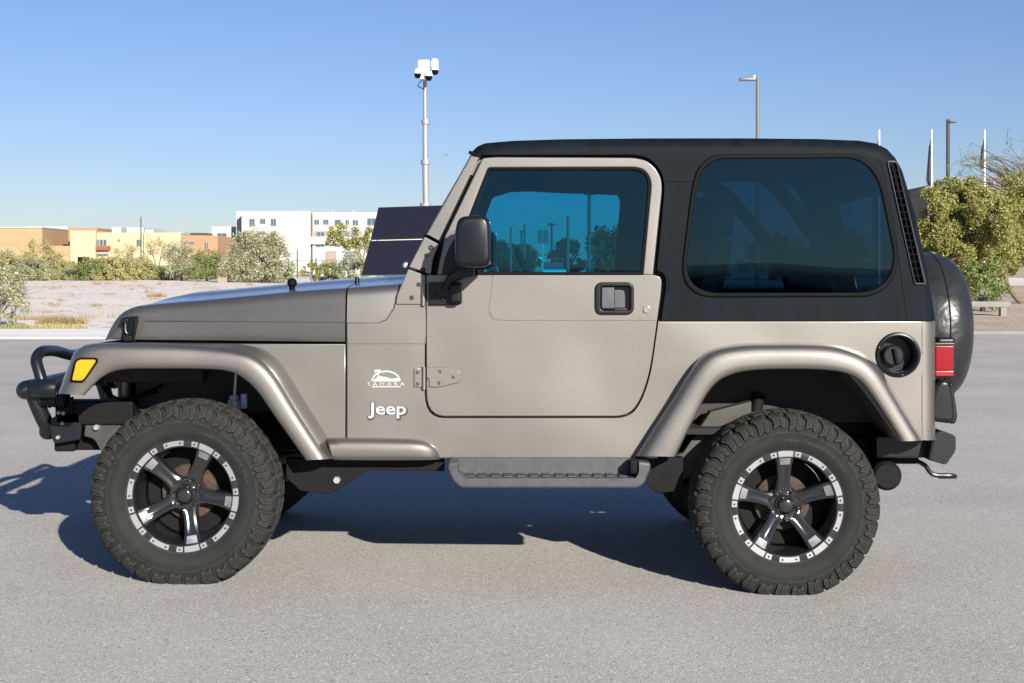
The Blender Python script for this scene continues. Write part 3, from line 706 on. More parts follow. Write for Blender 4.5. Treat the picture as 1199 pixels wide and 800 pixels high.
add(bm, prism(PX([(441.6, 446), (442.3, 438), (441.8, 435.5), (438, 437), (439.5, 434.5), (437, 433.8), (441.5, 432.8), (444.5, 432.8), (447, 435), (444.5, 435), (446, 437.5), (443.6, 436), (444, 438), (443.6, 446)], D0), [], D0 - .0023, D0 + .001))
add(bm, prism(PX([(435.5, 452.4), (469, 452.4), (469, 453.6), (435.5, 453.6)], D0), [], D0 - .0021, D0 + .001))
add(bm, text_bm("S A H A R A", 452.2, 449.6, 4.3, .0008, D0 - .0012, .0, 1.42))
obj("trim_emblem", bm, M['decal'], tub_o, wn=False)
bm = bmesh.new(); lathe(bm, [(.078, D0 + .02), (.072, D0 + .005), (.074, D0 - .006), (.080, D0 - .012), (.087, D0 - .010), (.091, D0 - .004), (.0915, D0 + .002)], (FXc, 0, FZc), seg=48)
lathe(bm, [(.078, D0 + .02), (.07, D0 + .066), (0, D0 + .067)], (FXc, 0, FZc), seg=40)
ff = obj("fuel_filler", bm, M['plastic'], tub_o)
bm = bmesh.new(); P = Wp(1049, 417, D0); lathe(bm, [(0, D0 + .030), (.036, D0 + .030), (.042, D0 + .034), (.043, D0 + .066)], (P.x, 0, P.z), seg=30)
tube(bm, [Wp(1047, 408, D0 + .022), Wp(1051, 426, D0 + .022)], .008, 8); obj("filler_cap", bm, M['plastic'], ff)
for k in range(3):
    a = R(40 + 120 * k); bm = bmesh.new(); lathe(bm, [(0, D0 - .0135), (.0045, D0 - .0125), (.006, D0 - .009)], (FXc + .083 * math.cos(a), 0, FZc + .083 * math.sin(a)), seg=10); obj("screw", bm, M['steel'], ff)
# tail lamps
d = 5.80
bm = bmesh.new(); x0, x1 = XE - .002, Wp(1118, 0, d).x
box(bm, x0, x1, d - .01, d + .12, Wp(0, 442, d).z, Wp(0, 401, d).z, .006); box(bm, x0 + .02, x1 + .006, d + .01, d + .10, Wp(0, 404, d).z, Wp(0, 395.5, d).z, .012, 3)
tl = obj("tail_light", bm, M['plastic'], car)
bm = bmesh.new(); box(bm, x0 + .004, Wp(1115.5, 0, d).x, d - .016, d + .09, Wp(0, 433.5, d).z, Wp(0, 405, d).z, .004); obj("lens", bm, M['red'], tl)
bm = bmesh.new(); box(bm, x0 + .004, Wp(1115.5, 0, d).x, d - .015, d + .09, Wp(0, 440.5, d).z, Wp(0, 434, d).z, .004); obj("lens", bm, M['reddark'], tl)
ft = far_side(tl)
for ch in list(tl.children): k = far_side(ch); k.parent = ft
# corner bumperette
bm = pxprism([(1091, 470), (1094, 456, 6), (1101, 445, 6), (1112, 446, 5), (1116.5, 462), (1119, 490, 3), (1114, 496.5, 4), (1094, 494, 6), (1090, 488, 4)], [], 5.755, 5.86, .016, 4)
for v in bm.verts: v.co.x = v.co.x
cb = obj("corner_guard", bm, M['plastic'], car); far_side(cb)
bm = pxprism([(1112, 448, 3), (1116, 449, 2), (1121.5, 487, 3), (1119, 496.5, 3), (1114, 496.5)], [], 5.79, 5.90, .006, 3); obj("guard_flange", bm, M['plastic'], cb)
# rear bumper, tow hook, silencer
bm = bmesh.new(); x0, x1 = Wp(1092, 0, 5.85).x, Wp(1118, 0, 5.85).x; zt, zm, zl = Wp(0, 504, 5.85).z, Wp(0, 518, 5.85).z, Wp(0, 544, 5.85).z
sec = [(x0, zt - .015), (x0 + .03, zt), (x1 - .005, zt - .018), (x1, zt - .03), (x1 - .002, zm - .035), (x0 + .05, zl), (x0 - .02, zl + .02)]
grid(bm, [[(x, y, z) for x, z in sec] for y in (5.83, 7.13)], close_u=True, cap=True); fixn(bm); bmesh.ops.bevel(bm, geom=bm.edges[:], offset=.005, segments=2, affect='EDGES')
box(bm, x0 - .22, x0 + .01, 5.90, 5.98, zl + .02, zt - .03, .008)
obj("rear_bumper", bm, M['steel'], car)
bm = bmesh.new(); tube(bm, [Wp(1070, 538, 6.0), Wp(1083, 545, 6.0), Wp(1089, 553, 6.0), Wp(1096, 556.5, 6.0), Wp(1114, 557, 6.0), Wp(1118, 558, 6.02), Wp(1117, 558, 6.06), Wp(1108, 558, 6.075), Wp(1100, 558, 6.06)], .010, 10, smooth_n=4); obj("tow_hook", bm, M['steel'], car)
bm = bmesh.new(); lathe(bm, [(0, 5.93), (.05, 5.93), (.062, 5.945), (.064, 6.0), (.064, 6.75), (.05, 6.8), (0, 6.8)], (Wp(1038, 0, 5.95).x, 0, Wp(0, 557, 5.95).z), seg=28); obj("exhaust_silencer", bm, M['dark'], car)
bm = bmesh.new(); box(bm, Wp(1024, 0, 6).x, Wp(1075, 0, 6).x, 5.98, 6.06, Wp(0, 543, 6).z, Wp(0, 520, 6).z, .01); obj("rear_frame_end", bm, M['dark'], car)

# side step ----------------------------------------------------------
sp = rounded([(524, 541.5, 4), (532, 540), (752, 540), (762, 541.5, 4), (761.5, 549), (754, 567, 5), (746, 571.5, 4), (540, 571.5, 6), (530, 563, 5), (524, 549)])
st = prism(PX(sp, 5.60), [], 5.585, 5.76, .010, 3)
c1 = prism(PX(rounded([(538, 530), (748, 530), (748, 551, 3), (742, 557), (548, 557), (540, 551, 3)]), 5.60), [], 5.5, 5.60)
st = boolean(st, [prism(PX(rounded([(536, 520), (748, 520), (748, 553, 4), (744, 559.5), (544, 559.5, 4), (536, 553)]), 5.60), [], 5.5, 5.70)])
stp = obj("side_step", st, M['step'], car)
bm = bmesh.new()
for k in range(13):
    a = 545 + k * 15; box(bm, XB(a, 5.62), XB(a + 9.5, 5.62), 5.612, 5.70, ZZ(559.4, 5.6), ZZ(558.0, 5.6), .002)
tr = obj("step_tread", bm, M['step'], stp)
bm = bmesh.new(); box(bm, XB(737, 5.62), XB(749, 5.62), 5.60, 5.69, ZZ(556, 5.6), ZZ(539, 5.6), .012); obj("end_plug", bm, M['dark'], stp)
bm = bmesh.new(); box(bm, XB(560), XB(580), 5.74, 6.10, .42, .46, .004); obj('step_mount', bm, M['dark'], stp); bm = bmesh.new(); box(bm, XB(700), XB(720), 5.74, 6.10, .42, .46, .004); obj("step_mount", bm, M['dark'], stp)
fs = far_side(stp); k = far_side(tr); k.parent = fs
# wheels --------------------------------------------------------------
def tyre_bm(NT=1080, far=False, lugs=True):
    pr = [(.207, -.094), (.216, -.105), (.235, -.117), (.262, -.127), (.29, -.129), (.312, -.127), (.328, -.123), (.343, -.116), (.3535, -.105), (.3595, -.090), (.363, -.06), (.3645, -.03), (.365, 0)]
    pr = pr + [(r_, -y_) for r_, y_ in pr[-2::-1]]
    pts = crs(pr, 4); P = len(pts)
    nr = []
    for i in range(P):
        t = (pts[min(P - 1, i + 1)] - pts[max(0, i - 1)]).normalized(); nr.append(Vector((t.y, -t.x)) * (1 if True else -1))
    # orient normals outward
    for i in range(P):
        if (nr[i].dot(Vector((pts[i].x - .28, pts[i].y * 1.0))) < 0): nr[i] = -nr[i]
    rng = random.Random(3); NL = 32
    rows = []
    for k in range(NT):
        th = 2 * math.pi * k / NT; row = []
        ca, sa = math.cos(th), math.sin(th)
        for i in range(P):
            r_, y_ = pts[i]; dsp = 0.0; ay = abs(y_); side = 1 if y_ > 0 else -1
            ph = th * NL / (2 * math.pi) + (0.5 if side > 0 else 0)
            if lugs:
                if r_ > .343:                                    # tread face
                    if ay < .012: g = 1 if abs(math.sin(th * NL / 2 + y_ * 160)) > .22 else 0
                    elif ay < .056:
                        zz = .012 + .006 * math.sin(th * NL + side); q = (ph + y_ * side * 7 + .12 * math.sin(th * NL * .5)) % 1
                        g = 0 if (ay < zz + .003 or q < .2 or ay > .049 + .004 * math.sin(th * NL + 1)) else 1
                    else:
                        q = (ph + .09 * math.sin(ay * 170)) % 1; g = 0 if q < .29 or ay < .060 else 1
                    dsp = .011 * g
                elif r_ > .300:                                   # shoulder lugs running down the sidewall
                    q = (ph + .09 * math.sin(ay * 170)) % 1; n_ = int(math.floor(ph + .09 * math.sin(ay * 170))) % 2
                    end = (.306 if n_ else .318) + .005 * math.sin(q * 12)
                    if r_ > end and q >= .29: dsp = (.0105 if not (.58 < q < .64) else .006) * min(1, (r_ - end) / .002) * (.75 + .25 * sst(.31, .345, r_))
                elif .292 < r_ < .297: dsp = .0012
                elif .222 < r_ < .228: dsp = .0016
                # raised marks on the sidewall
                if .250 < r_ < .275 and side < 0:
                    a = math.degrees(th) % 180
                    pass
            R_ = r_ + nr[i].x * dsp; Y = y_ + nr[i].y * dsp
            z = R_ * sa; x = R_ * ca
            if z < -.343:                                          # resting on the ground
                over = -.343 - z; z = -.343 - over * .12; Y += side * over * .25
            row.append((x, Y, z))
        rows.append(row)
    bm = bmesh.new(); grid(bm, rows, close_v=True); fixn(bm)
    return bm
tyre_m = bm_mesh(tyre_bm(), "tyre"); tyre_m.materials.append(M['rubber'])
tyre_m.polygons.foreach_set("use_smooth", [True] * len(tyre_m.polygons)); tyre_m.set_sharp_from_angle(angle=R(40))

def ring_text(s, a_mid, rad, h, y):
    cu = bpy.data.curves.new("t", 'FONT'); cu.body = s; cu.align_x = 'CENTER'; cu.size = 1; cu.extrude = .5; cu.offset = .012; cu.resolution_u = 3
    bm = bmesh.new(); bm.from_mesh(to_mesh(bpy.data.objects.new("t", cu))); k = h / .72
    bmesh.ops.subdivide_edges(bm, edges=[e for e in bm.edges if e.calc_length() > .3], cuts=2)
    for v in bm.verts:
        x, yy, z = v.co; a = a_mid - x * k / rad; r_ = rad + yy * k; v.co = (r_ * math.cos(a), y - .0012 * z, r_ * math.sin(a))
    return fixn(bm)
bm = ring_text("ALL-TERRAIN T/A", R(62), .262, .026, -.1275); side_m = bm_mesh(bm, "sidewall_lettering"); side_m.materials.append(M['lettering'])
def local(name, bm, m, parent, loc=(0, 0, 0), rot=(0, 0, 0), ang=35, smooth=True):
    me = bm if isinstance(bm, bpy.types.Mesh) else bm_mesh(bm, name)
    o = bpy.data.objects.new(name, me); COL.objects.link(o); o.parent = parent; o.location = loc; o.rotation_euler = rot
    if not me.materials:
        for k in (m if isinstance(m, (list, tuple)) else [m]): me.materials.append(k)
    if smooth and not isinstance(bm, bpy.types.Mesh):
        me.polygons.foreach_set("use_smooth", [True] * len(me.polygons)); me.set_sharp_from_angle(angle=R(ang))
    return o

def rim_bm():
    bm = bmesh.new()
    lathe(bm, [(.222, -.100), (.214, -.098), (.205, -.092), (.196, -.088), (.193, -.075), (.186, -.04), (.180, .0), (.184, .08), (.20, .095)], seg=96)
    # five concave spokes
    for k in range(5):
        a = R(90 + 72 * k); u = Vector((math.cos(a), 0, math.sin(a))); v = Vector((-math.sin(a), 0, math.cos(a))); rows = []
        for rr, hw, y, th in ((.030, .040, -.040, .05), (.050, .034, -.050, .045), (.065, .0275, -.052, .045), (.085, .0245, -.055, .045), (.11, .0245, -.060, .045), (.14, .0265, -.068, .045), (.165, .0295, -.078, .045), (.182, .033, -.088, .04), (.196, .037, -.096, .03)):
            row = []
            for s, h in ((-1, 1), (-1, .35), (-.86, .06), (-.55, -.03), (-.2, .10), (.2, .10), (.55, -.03), (.86, .06), (1, .35), (1, 1)):
                row.append(u * rr + v * (s * hw * 1.16) + Vector((0, y + h * th, 0)))
            rows.append(row)
        t = bmesh.new(); grid(t, rows, close_u=True, cap=True); fixn(t); add(bm, t)
        # bright insert where the spoke meets the lip
        rows = []
        for rr, hw, y in ((.163, .0195, -.0805), (.178, .0215, -.088), (.191, .0235, -.0965)):
            rows.append([u * rr + v * (s * hw) + Vector((0, y + h, 0)) for s, h in ((-1, .012), (-1, .001), (-.9, -.001), (.9, -.001), (1, .001), (1, .012))])
        t = bmesh.new(); grid(t, rows, close_u=True, cap=True, mi=1); fixn(t); add(bm, t)
    lathe(bm, [(.058, -.046), (.066, -.050), (.070, -.046), (.072, -.02), (.072, .03)], seg=40)
    lathe(bm, [(.0, -.045), (.058, -.046)], seg=40)
    return bm
rim_m = bm_mesh(rim_bm(), "wheel")
def ring_bm():
    bm = bmesh.new()
    lathe(bm, [(.192, -.086), (.193, -.100), (.196, -.106), (.222, -.109), (.2275, -.106), (.2285, -.098)], seg=120)
    def arc(a0, a1, r0, r1, y, mi):
        n = max(2, int((a1 - a0) / R(3))); t = bmesh.new(); rows = []
        for i in range(n + 1):
            a = a0 + (a1 - a0) * i / n; c, s = math.cos(a), math.sin(a)
            rows.append([(r * c, yy, r * s) for r, yy in ((r0, y + .004), (r0, y), (r1, y - .0015), (r1, y + .003))])
        grid(t, rows, cap=True, mi=mi); fixn(t); add(bm, t)
    def bolt(a, r): 
        lathe(bm, [(0, -.1155), (.0032, -.1150), (.0042, -.111)], (r * math.cos(a), 0, r * math.sin(a)), seg=8, mi=0)
    for k in range(5):
        c = R(90 + 72 * k)
        arc(c - R(8.0), c + R(8.0), .1985, .2215, -.1095, 1)
        for s in (-1, 1):
            arc(c + s * R(13.2) - R(3.4), c + s * R(13.2) + R(3.2), .2005, .2205, -.1095, 1); bolt(c + s * R(13.2), .2105)
        arc(c + R(36) - R(10.8), c + R(36) + R(10.8), .2005, .2205, -.1095, 1)
        for s in (-1, 1): bolt(c + R(36) + s * R(7.4), .2105)
    return bm
ring_m = bm_mesh(ring_bm(), "rim_ring")
bm = bmesh.new(); lathe(bm, [(0, -.088), (.018, -.088), (.026, -.085), (.031, -.078), (.033, -.066), (.040, -.060), (.042, -.044)], seg=6 * 5); cap_m = bm_mesh(bm, "hub_cap")
bm = bmesh.new(); lathe(bm, [(0, -.060), (.007, -.060), (.0095, -.056), (.0105, -.046), (.0105, -.03)], seg=12); nut_m = bm_mesh(bm, "lug_nut")
for me, ms in ((rim_m, ['rimblack', 'silver']), (ring_m, ['rimblack', 'silver']), (cap_m, ['rimblack']), (nut_m, ['rimblack'])):
    for k in ms: me.materials.append(M[k])
    me.polygons.foreach_set("use_smooth", [True] * len(me.polygons)); me.set_sharp_from_angle(angle=R(38))
bm = bmesh.new(); lathe(bm, [(.05, .01), (.108, .01), (.112, .014), (.112, .03), (.05, .03)], seg=40, closed=True); disc_m = bm_mesh(bm, "brake_disc"); disc_m.materials.append(M['rust'])
bm = bmesh.new(); lathe(bm, [(0, .04), (.174, .04), (.1795, .05), (.1795, .06), (0, .06)], seg=40); back_m = bm_mesh(bm, 'light_block_plate'); back_m.materials.append(M['dark'])  # wide dark plate added to stop sun passing between the spokes
cp = Vector((0, YC, 0))
def wheel(x, y, z, spin, far=False):
    rz = math.pi if far else 0
    o = local("wheel", rim_m, None, car, Vector((x, y, z)) - cp, (0, 0, rz))
    o.rotation_mode = 'XYZ'
    o.rotation_euler = (0, -spin, rz) if not far else (0, spin, rz)
    local("tyre", tyre_m, None, o, (0, 0, 0), (0, spin, 0) if not far else (0, spin, 0))
    if not far: local("sidewall_lettering", side_m, None, o, (0, 0, 0), (0, spin * .3, 0))
    local("rim_ring", ring_m, None, o); local("hub_cap", cap_m, None, o)
    for k in range(5):
        a = R(90 + 36 + 72 * k); local("lug_nut", nut_m, None, o, (.055 * math.cos(a), 0, .055 * math.sin(a)))
    local("brake_disc", disc_m, None, o); local("light_block_plate", back_m, None, o)
    return o
FX, FZ, RX, RZ = -1.302, .3775, 1.090, .3365
wheel(FX, 5.732, FZ, R(64 - 90)); wheel(RX, 5.732, RZ, R(2))
wheel(FX, 2 * YC - 5.732, FZ - .004, R(20), True); wheel(RX, 2 * YC - 5.732, RZ - .004, R(40), True)
# axles, springs, dampers, links
bm = bmesh.new(); tube(bm, [(FX, 5.80, FZ), (FX, 7.16, FZ)], .04, 14); lathe(bm, [(0, -.14), (.09, -.1), (.12, 0), (.09, .1), (0, .14)], (FX, 6.75, FZ), 'X', 20); obj("front_axle", bm, M['dark'], car)
bm = bmesh.new(); tube(bm, [(RX, 5.80, RZ), (RX, 7.16, RZ)], .04, 14); lathe(bm, [(0, -.14), (.1, -.1), (.13, 0), (.1, .1), (0, .14)], (RX, 6.48, RZ), 'X', 20); obj("rear_axle", bm, M['dark'], car)
for y in (6.06, 2 * YC - 6.06):
    for x, z in ((FX + .06, FZ), (RX + .06, RZ)):
        bm = bmesh.new(); tube(bm, [(x + .055 * math.cos(t * .5), y + .055 * math.sin(t * .5), z + .05 + t * .0032) for t in range(92)], .008, 6); obj("coil_spring", bm, M['dark'], car)
for y in (5.99, 2 * YC - 5.99):
    P = Wp(277, 0, 5.99); bm = bmesh.new(); tube(bm, [(P.x, y, ZZ(430, 5.99)), (P.x - .01, y, ZZ(468, 5.99))], .0055, 8); sh = obj("shock_absorber", bm, M['white'], car)
    bm = bmesh.new(); tube(bm, [(P.x - .01, y, ZZ(463, 5.99)), (P.x - .01, y, ZZ(468, 5.99)), (P.x - .01, y, ZZ(469, 5.99)), (P.x - .02, y, ZZ(530, 5.99))], [.02, .022, .028, .028], 14); obj("damper_body", bm, M['shed'], sh)
    bm = bmesh.new(); box(bm, P.x + .02, P.x + .045, y - .02, y + .02, ZZ(478, 5.99), ZZ(461, 5.99), .003); obj("damper_bracket", bm, M['shed'], sh)
    bm = bmesh.new(); tube(bm, [(RX - .12, y - .05, RZ), (RX - .05, y, RZ + .42)], .026, 12); obj("shock_absorber", bm, M['dark'], car)
    bm = bmesh.new(); tube(bm, [(FX + .02, y + .05, FZ - .05), (-.72, y + .02, .46)], .025, 10); obj("control_arm", bm, M['rust'], car)
    bm = bmesh.new(); tube(bm, [(RX - .02, y + .05, RZ - .06), (.45, y + .02, .45)], .025, 10); obj("control_arm", bm, M['dark'], car)
bm = bmesh.new(); tube(bm, [(FX + .1, 6.68, FZ), (-.2, 6.6, .50)], .028, 12); tube(bm, [(RX - .1, 6.48, RZ), (.3, 6.5, .50)], .03, 12); obj("drive_shaft", bm, M['frame'], car)
bm = bmesh.new(); box(bm, -.6, .3, 6.32, 6.66, .44, .62, .05, 3); box(bm, -1.5, -.55, 6.3, 6.66, .5, .7, .06, 3); obj("gearbox", bm, M['dark'], car)
bm = bmesh.new()
tube(bm, [Wp(75, 500, 6.05), Wp(108, 483, 6.05), Wp(130, 484, 6.05), Wp(165, 484, 6.05)], .014, 10, smooth_n=3); tube(bm, [Wp(108, 478, 6.1), Wp(140, 470, 6.1), Wp(185, 458, 6.1)], .008, 8, smooth_n=3)
tube(bm, [Wp(120, 452, 6.02), Wp(128, 462, 6.02), Wp(150, 468, 6.02), Wp(190, 452, 6.02)], .007, 8, smooth_n=4); obj("hose", bm, M['seal'], car)
bm = pxprism([(100, 496, 3), (122, 494, 3), (150, 500), (150, 530), (118, 528), (110, 514, 4), (98, 511, 3)], [], 6.02, 6.08, .004); sk_ = obj("spring_shackle", bm, M['frame'], car); far_side(sk_)
bm = bmesh.new(); P = Wp(112, 501, 6.0); lathe(bm, [(0, 6.0), (.010, 6.0), (.014, 6.006), (.015, 6.02)], (P.x, 0, P.z), seg=8); obj("shackle_bolt", bm, M['galv'], sk_)

# front bumper ---------------------------------------------------------
fb = bmesh.new(); yn, yf = 5.93, 2 * YC - 5.93
def mir(p): return Vector((p.x, 2 * YC - p.y, p.z))
half = [Wp(66, 455, 5.93), Wp(52, 455, 5.925), Wp(40, 455, 5.96), Wp(35.5, 455.5, 6.05)]
path = half + [mir(p) for p in half[::-1]]
tube(fb, crs(path, 6), .040, 18)
half = [Wp(39, 462, 5.99), Wp(47, 482, 6.0), Wp(56, 500, 6.03), Wp(61, 505, 6.12)]
tube(fb, crs(half + [mir(p) for p in half[::-1]], 6), .033, 16)
fbo = obj("front_bumper", fb, M['steel'], car, wn=False, ang=50)
hp = [Wp(51, 452, 6.0), Wp(46, 436, 6.01), Wp(42.5, 422, 6.03), Wp(46.5, 413.5, 6.08), Wp(54, 411, 6.16), Wp(66, 411.5, 6.30), Wp(84, 416, 6.48)]
q0 = hp[-1]; far = [Vector((p.x, 2 * YC - p.y, min(p.z, q0.z))) for p in hp[-2::-1]]
bm = bmesh.new(); tube(bm, crs(hp + far, 6), .0245, 16); obj("bumper_hoop", bm, M['steel'], fbo, wn=False, ang=50)
bm = pxprism([(57, 492, 2), (70, 484), (92, 484, 2), (95, 500), (94, 515, 3), (64, 520, 3), (59.5, 512, 3)], [], 6.0, 6.03, .004)
br = obj("bumper_bracket", bm, M['steel'], fbo); far_side(br)
for px, py in ((68.5, 483.5), (74, 484), (73, 496), (67.5, 512.5)):
    bm = bmesh.new(); P = Wp(px, py, 5.99); lathe(bm, [(0, 5.986), (.007, 5.986), (.0095, 5.992), (.0095, 6.01)], (P.x, 0, P.z), seg=8); obj("bolt", bm, M['galv'], br)
bm = bmesh.new(); c = Wp(60.5, 463, 5.98)
for k in range(9):
    a = c.x - .035 + k * .011; lathe(bm, [(0, a), (.050 + .002 * (k % 3), a), (.050 + .002 * (k % 3), a + .005), (.040, a + .0055), (.040, a + .0105)], (0, 5.99, c.z), 'X', 26)
lathe(bm, [(0, c.x - .05), (.048, c.x - .05), (.055, c.x - .042), (.055, c.x - .034), (0, c.x - .034)], (0, 5.99, c.z), 'X', 26)
fl = obj("fog_lamp", bm, M['plastic'], fbo); far_side(fl)
bm = bmesh.new(); box(bm, -1.93, -1.60, 6.0, 6.12, .62, .72, .01); tube(bm, [Wp(83, 465, 6.0), Wp(84, 485, 6.0)], .012, 8); obj("fender_brace", bm, M['dark'], fbo)

# spare wheel in its soft cover -------------------------------------------
sc_ = Wp(1115, 383.5, 6.47); rx = .338
prof = []
xa, xb = XE + .03, Wp(1141, 0, 6.22).x
for k in range(15):
    a = R(90) * k / 14; prof.append((rx - .085 + .085 * math.cos(a) if True else 0, xb - .11 + .11 * math.sin(a)))
prof = [(.0, xa), (rx - .09, xa + .0), (rx - .03, xa + .02), (rx, xa + .07)] + [(rx - .11 + .11 * math.cos(R(90) * k / 12), xb - .13 + .13 * math.sin(R(90) * k / 12)) for k in range(13)] + [(rx - .15, xb + .002), (0, xb + .002)]
bm = bmesh.new(); lathe(bm, prof, (0, 6.47, sc_.z), 'X', 96)
spw = obj("spare_wheel", bm, M['cover'], car, ang=60, wn=False)
bm = bmesh.new(); lathe(bm, [(rx + .0, xb - .135), (rx + .005, xb - .131), (rx, xb - .127)], (0, 6.47, sc_.z), 'X', 96); obj("cover_seam", bm, M['cover'], spw)
bm = bmesh.new(); box(bm, XE - .02, XE + .06, 6.30, 6.64, .82, 1.14, .02); obj("spare_carrier", bm, M['steel'], car)

# cabin ------------------------------------------------------------------------
def seat(x, y, z=.78):
    bm = bmesh.new(); box(bm, x - .26, x + .24, y - .25, y + .25, z - .1, z + .06, .05, 3); s = obj("seat", bm, M['seat'], car)
    bm = bmesh.new(); rows = []
    for t in range(9):
        k = t / 8; hw = .25 - .05 * k ** 2; cx = x + .22 + .16 * k; zz = z + .02 + .60 * k; th = .07 - .02 * k
        rows.append([(cx + sx * th, y + sy * hw, zz) for sx, sy in ((-1, -.7), (-.8, -.95), (.2, -1), (.9, -.8), (1, 0), (.9, .8), (.2, 1), (-.8, .95), (-1, .7), (-1.05, 0))])
    grid(bm, rows, close_u=True, cap=True); fixn(bm); obj("backrest", bm, M['seat'], s, ang=60)
    bm = bmesh.new(); box(bm, x + .32, x + .44, y - .14, y + .14, z + .63, z + .84, .05, 4); obj("headrest", bm, M['seat'], s)
    return s
seat(.50, 6.10); seat(.50, 6.86)
bm = bmesh.new(); box(bm, .98, 1.35, 6.02, 6.94, .92, 1.02, .04, 3); rs = obj("rear_seat", bm, M['seat'], car)
bm = bmesh.new(); box(bm, 1.32, 1.44, 6.02, 6.94, 1.0, 1.38, .04, 3); obj("backrest", bm, M['seat'], rs)
bm = bmesh.new(); box(bm, -.36, -.10, D0 + .12, YF - .12, 1.0, 1.22, .04, 3); da = obj("dashboard", bm, M['inside'], car)
bm = bmesh.new(); t = [(0 + .035 * 0, 0, 0)]
cc = Vector((.10, 6.10, 1.19)); u, v = Vector((0, 1, 0)), Vector((-.42, 0, .907))
tube(bm, [cc + u * .185 * math.cos(2 * math.pi * k / 32) + v * .185 * math.sin(2 * math.pi * k / 32) for k in range(33)], .014, 8, cap=False)
for a in (20, 160, 270): tube(bm, [cc, cc + u * .18 * math.cos(R(a)) + v * .18 * math.sin(R(a))], .012, 6)
tube(bm, [cc, cc + Vector((-.25, 0, -.1))], .03, 8); obj("steering_wheel", bm, M['inside'], car)
bm = bmesh.new()
for y in (5.90, 7.06):
    tube(bm, [(.66, y, .95), (.66, y, 1.55), (.70, y, 1.66), (.85, y, 1.69), (1.05, y, 1.66), (1.30, y, 1.35), (1.50, y, 1.0)], .032, 10, smooth_n=4)
    tube(bm, [(.70, y, 1.66), (.3, y, 1.68), (-.1, y, 1.66), (-.30, y, 1.35)], .026, 10, smooth_n=4)
tube(bm, [(.68, 5.90, 1.63), (.68, 7.06, 1.63)], .032, 10); obj("roll_bar", bm, M['inside'], car)
bm = bmesh.new(); box(bm, -.2, .9, D0 + .1, YF - .1, .60, .625); obj("cabin_floor", bm, M['inside'], car)
bm = bmesh.new(); box(bm, .74, 1.60, D0 + .1, YF - .1, .955, .975); obj("cargo_floor", bm, M['inside'], car)
bm = bmesh.new(); P = Wp(-0 + 545, 0, 6.4); box(bm, -.14, -.10, 6.38, 6.58, 1.57, 1.63, .015); obj("rear_view_mirror", bm, M['inside'], car)
# ------------------------------------------------------------------ background things
def leaf_cloud(bm, rng, clumps, n, size, asp=.45, flat=.0):
    """many small leaf faces spread through a set of clumps (centre, radius)"""
    tot = sum(c[1] ** 2 for c in clumps)
    for c, r_ in clumps:
        k = max(3, int(n * r_ * r_ / tot))
        for _ in range(k):
            d_ = Vector((rng.gauss(0, 1), rng.gauss(0, 1), rng.gauss(0, 1))).normalized() * r_ * rng.random() ** .45
            p = Vector(c) + d_; s = size * rng.uniform(.6, 1.4)
            a = Vector((rng.gauss(0, 1), rng.gauss(0, 1), rng.gauss(0, 1) * (1 - flat) + .2)).normalized()
            b = a.cross(Vector((rng.gauss(0, 1), rng.gauss(0, 1), rng.gauss(0, 1)))).normalized()
            u, v = a * s, b * s * asp
            bm.faces.new([bm.verts.new(p - u), bm.verts.new(p + v), bm.verts.new(p + u), bm.verts.new(p - v)])
    return bm
def bush_proto(name, seed, m, n=2600, size=.07, h=2.6, wdt=3.2, stems=7, nc=46, sparse=1.0, base=.15, trunk_r=.05, lean_=0, label="", cat="bush", group=None):
    rng = random.Random(seed); o = empty(name, (0, -500, 0), label, cat, group)
    tb = bmesh.new(); clumps = []
    for k in range(stems):
        a = rng.uniform(0, 2 * math.pi); rr = rng.uniform(.15, .5) * wdt; top = Vector((math.cos(a) * rr + lean_ * h * .4, math.sin(a) * rr, h * rng.uniform(.55, .9)))
        mid = Vector((top.x * .35, top.y * .35, h * rng.uniform(.3, .45))); tube(tb, crs([(rng.uniform(-.06, .06) * wdt, rng.uniform(-.06, .06) * wdt, -.05), mid, top], 3), [trunk_r * (1 - .8 * i / 6) for i in range(7)], 5)
        for j in range(2):
            e = top + Vector((rng.gauss(0, .2) * wdt * .5, rng.gauss(0, .2) * wdt * .5, rng.uniform(-.1, .15) * h)); tube(tb, [mid.lerp(top, .6), e], [trunk_r * .4, trunk_r * .15], 4)
    for k in range(nc):
        a = rng.uniform(0, 2 * math.pi); zz = rng.uniform(base, 1) ** .9; rad = math.sqrt(max(.02, 1 - (zz * 1.15 - .35) ** 2 * 1.2)) * rng.uniform(.35, 1.0)
        clumps.append((Vector((math.cos(a) * rad * wdt / 2 + lean_ * h * zz * .4, math.sin(a) * rad * wdt / 2, zz * h * rng.uniform(.82, 1.0))), rng.uniform(.09, .19) * min(wdt, h) * sparse))
    lb = bmesh.new(); leaf_cloud(lb, rng, clumps, n, size)
    t = obj("trunk", tb, M['bark'], None, wn=False); t.parent = o; c = obj("crown", lb, m, None, wn=False, smooth=False); c.parent = o
    return o
def put(o, px, y, base_py=None, h=1.0, rz=0., label=None, first=[None], z=None, ref=1.0):
    x = (px - CX) * y / F; zz = gz_base(x, y) if z is None else z
    sc = h / ref
    if o.get("used"): o2 = copy_tree(o, (x, y, zz), label, rz, sc); o2.pop("used", None); return o2
    o["used"] = 1; o.location = (x, y, zz); o.rotation_euler = (0, 0, rz); o.scale = (sc, sc, sc)
    if label: o["label"] = label
    return o
rng = random.Random(11)
GB = "bushes along the far edge of the dirt lot"; LB = "desert bush in the thick row along the far edge of the pale dirt lot"
b1 = bush_proto("desert_bush", 1, M['leaf_olive'], 6500, .10, 2.6, 4.6, 9, 70, 1.15, .02, label=LB, group=GB)
b2 = bush_proto("desert_bush", 2, M['leaf_grey'], 6500, .10, 2.6, 4.6, 9, 70, 1.15, .02, label=LB, group=GB)
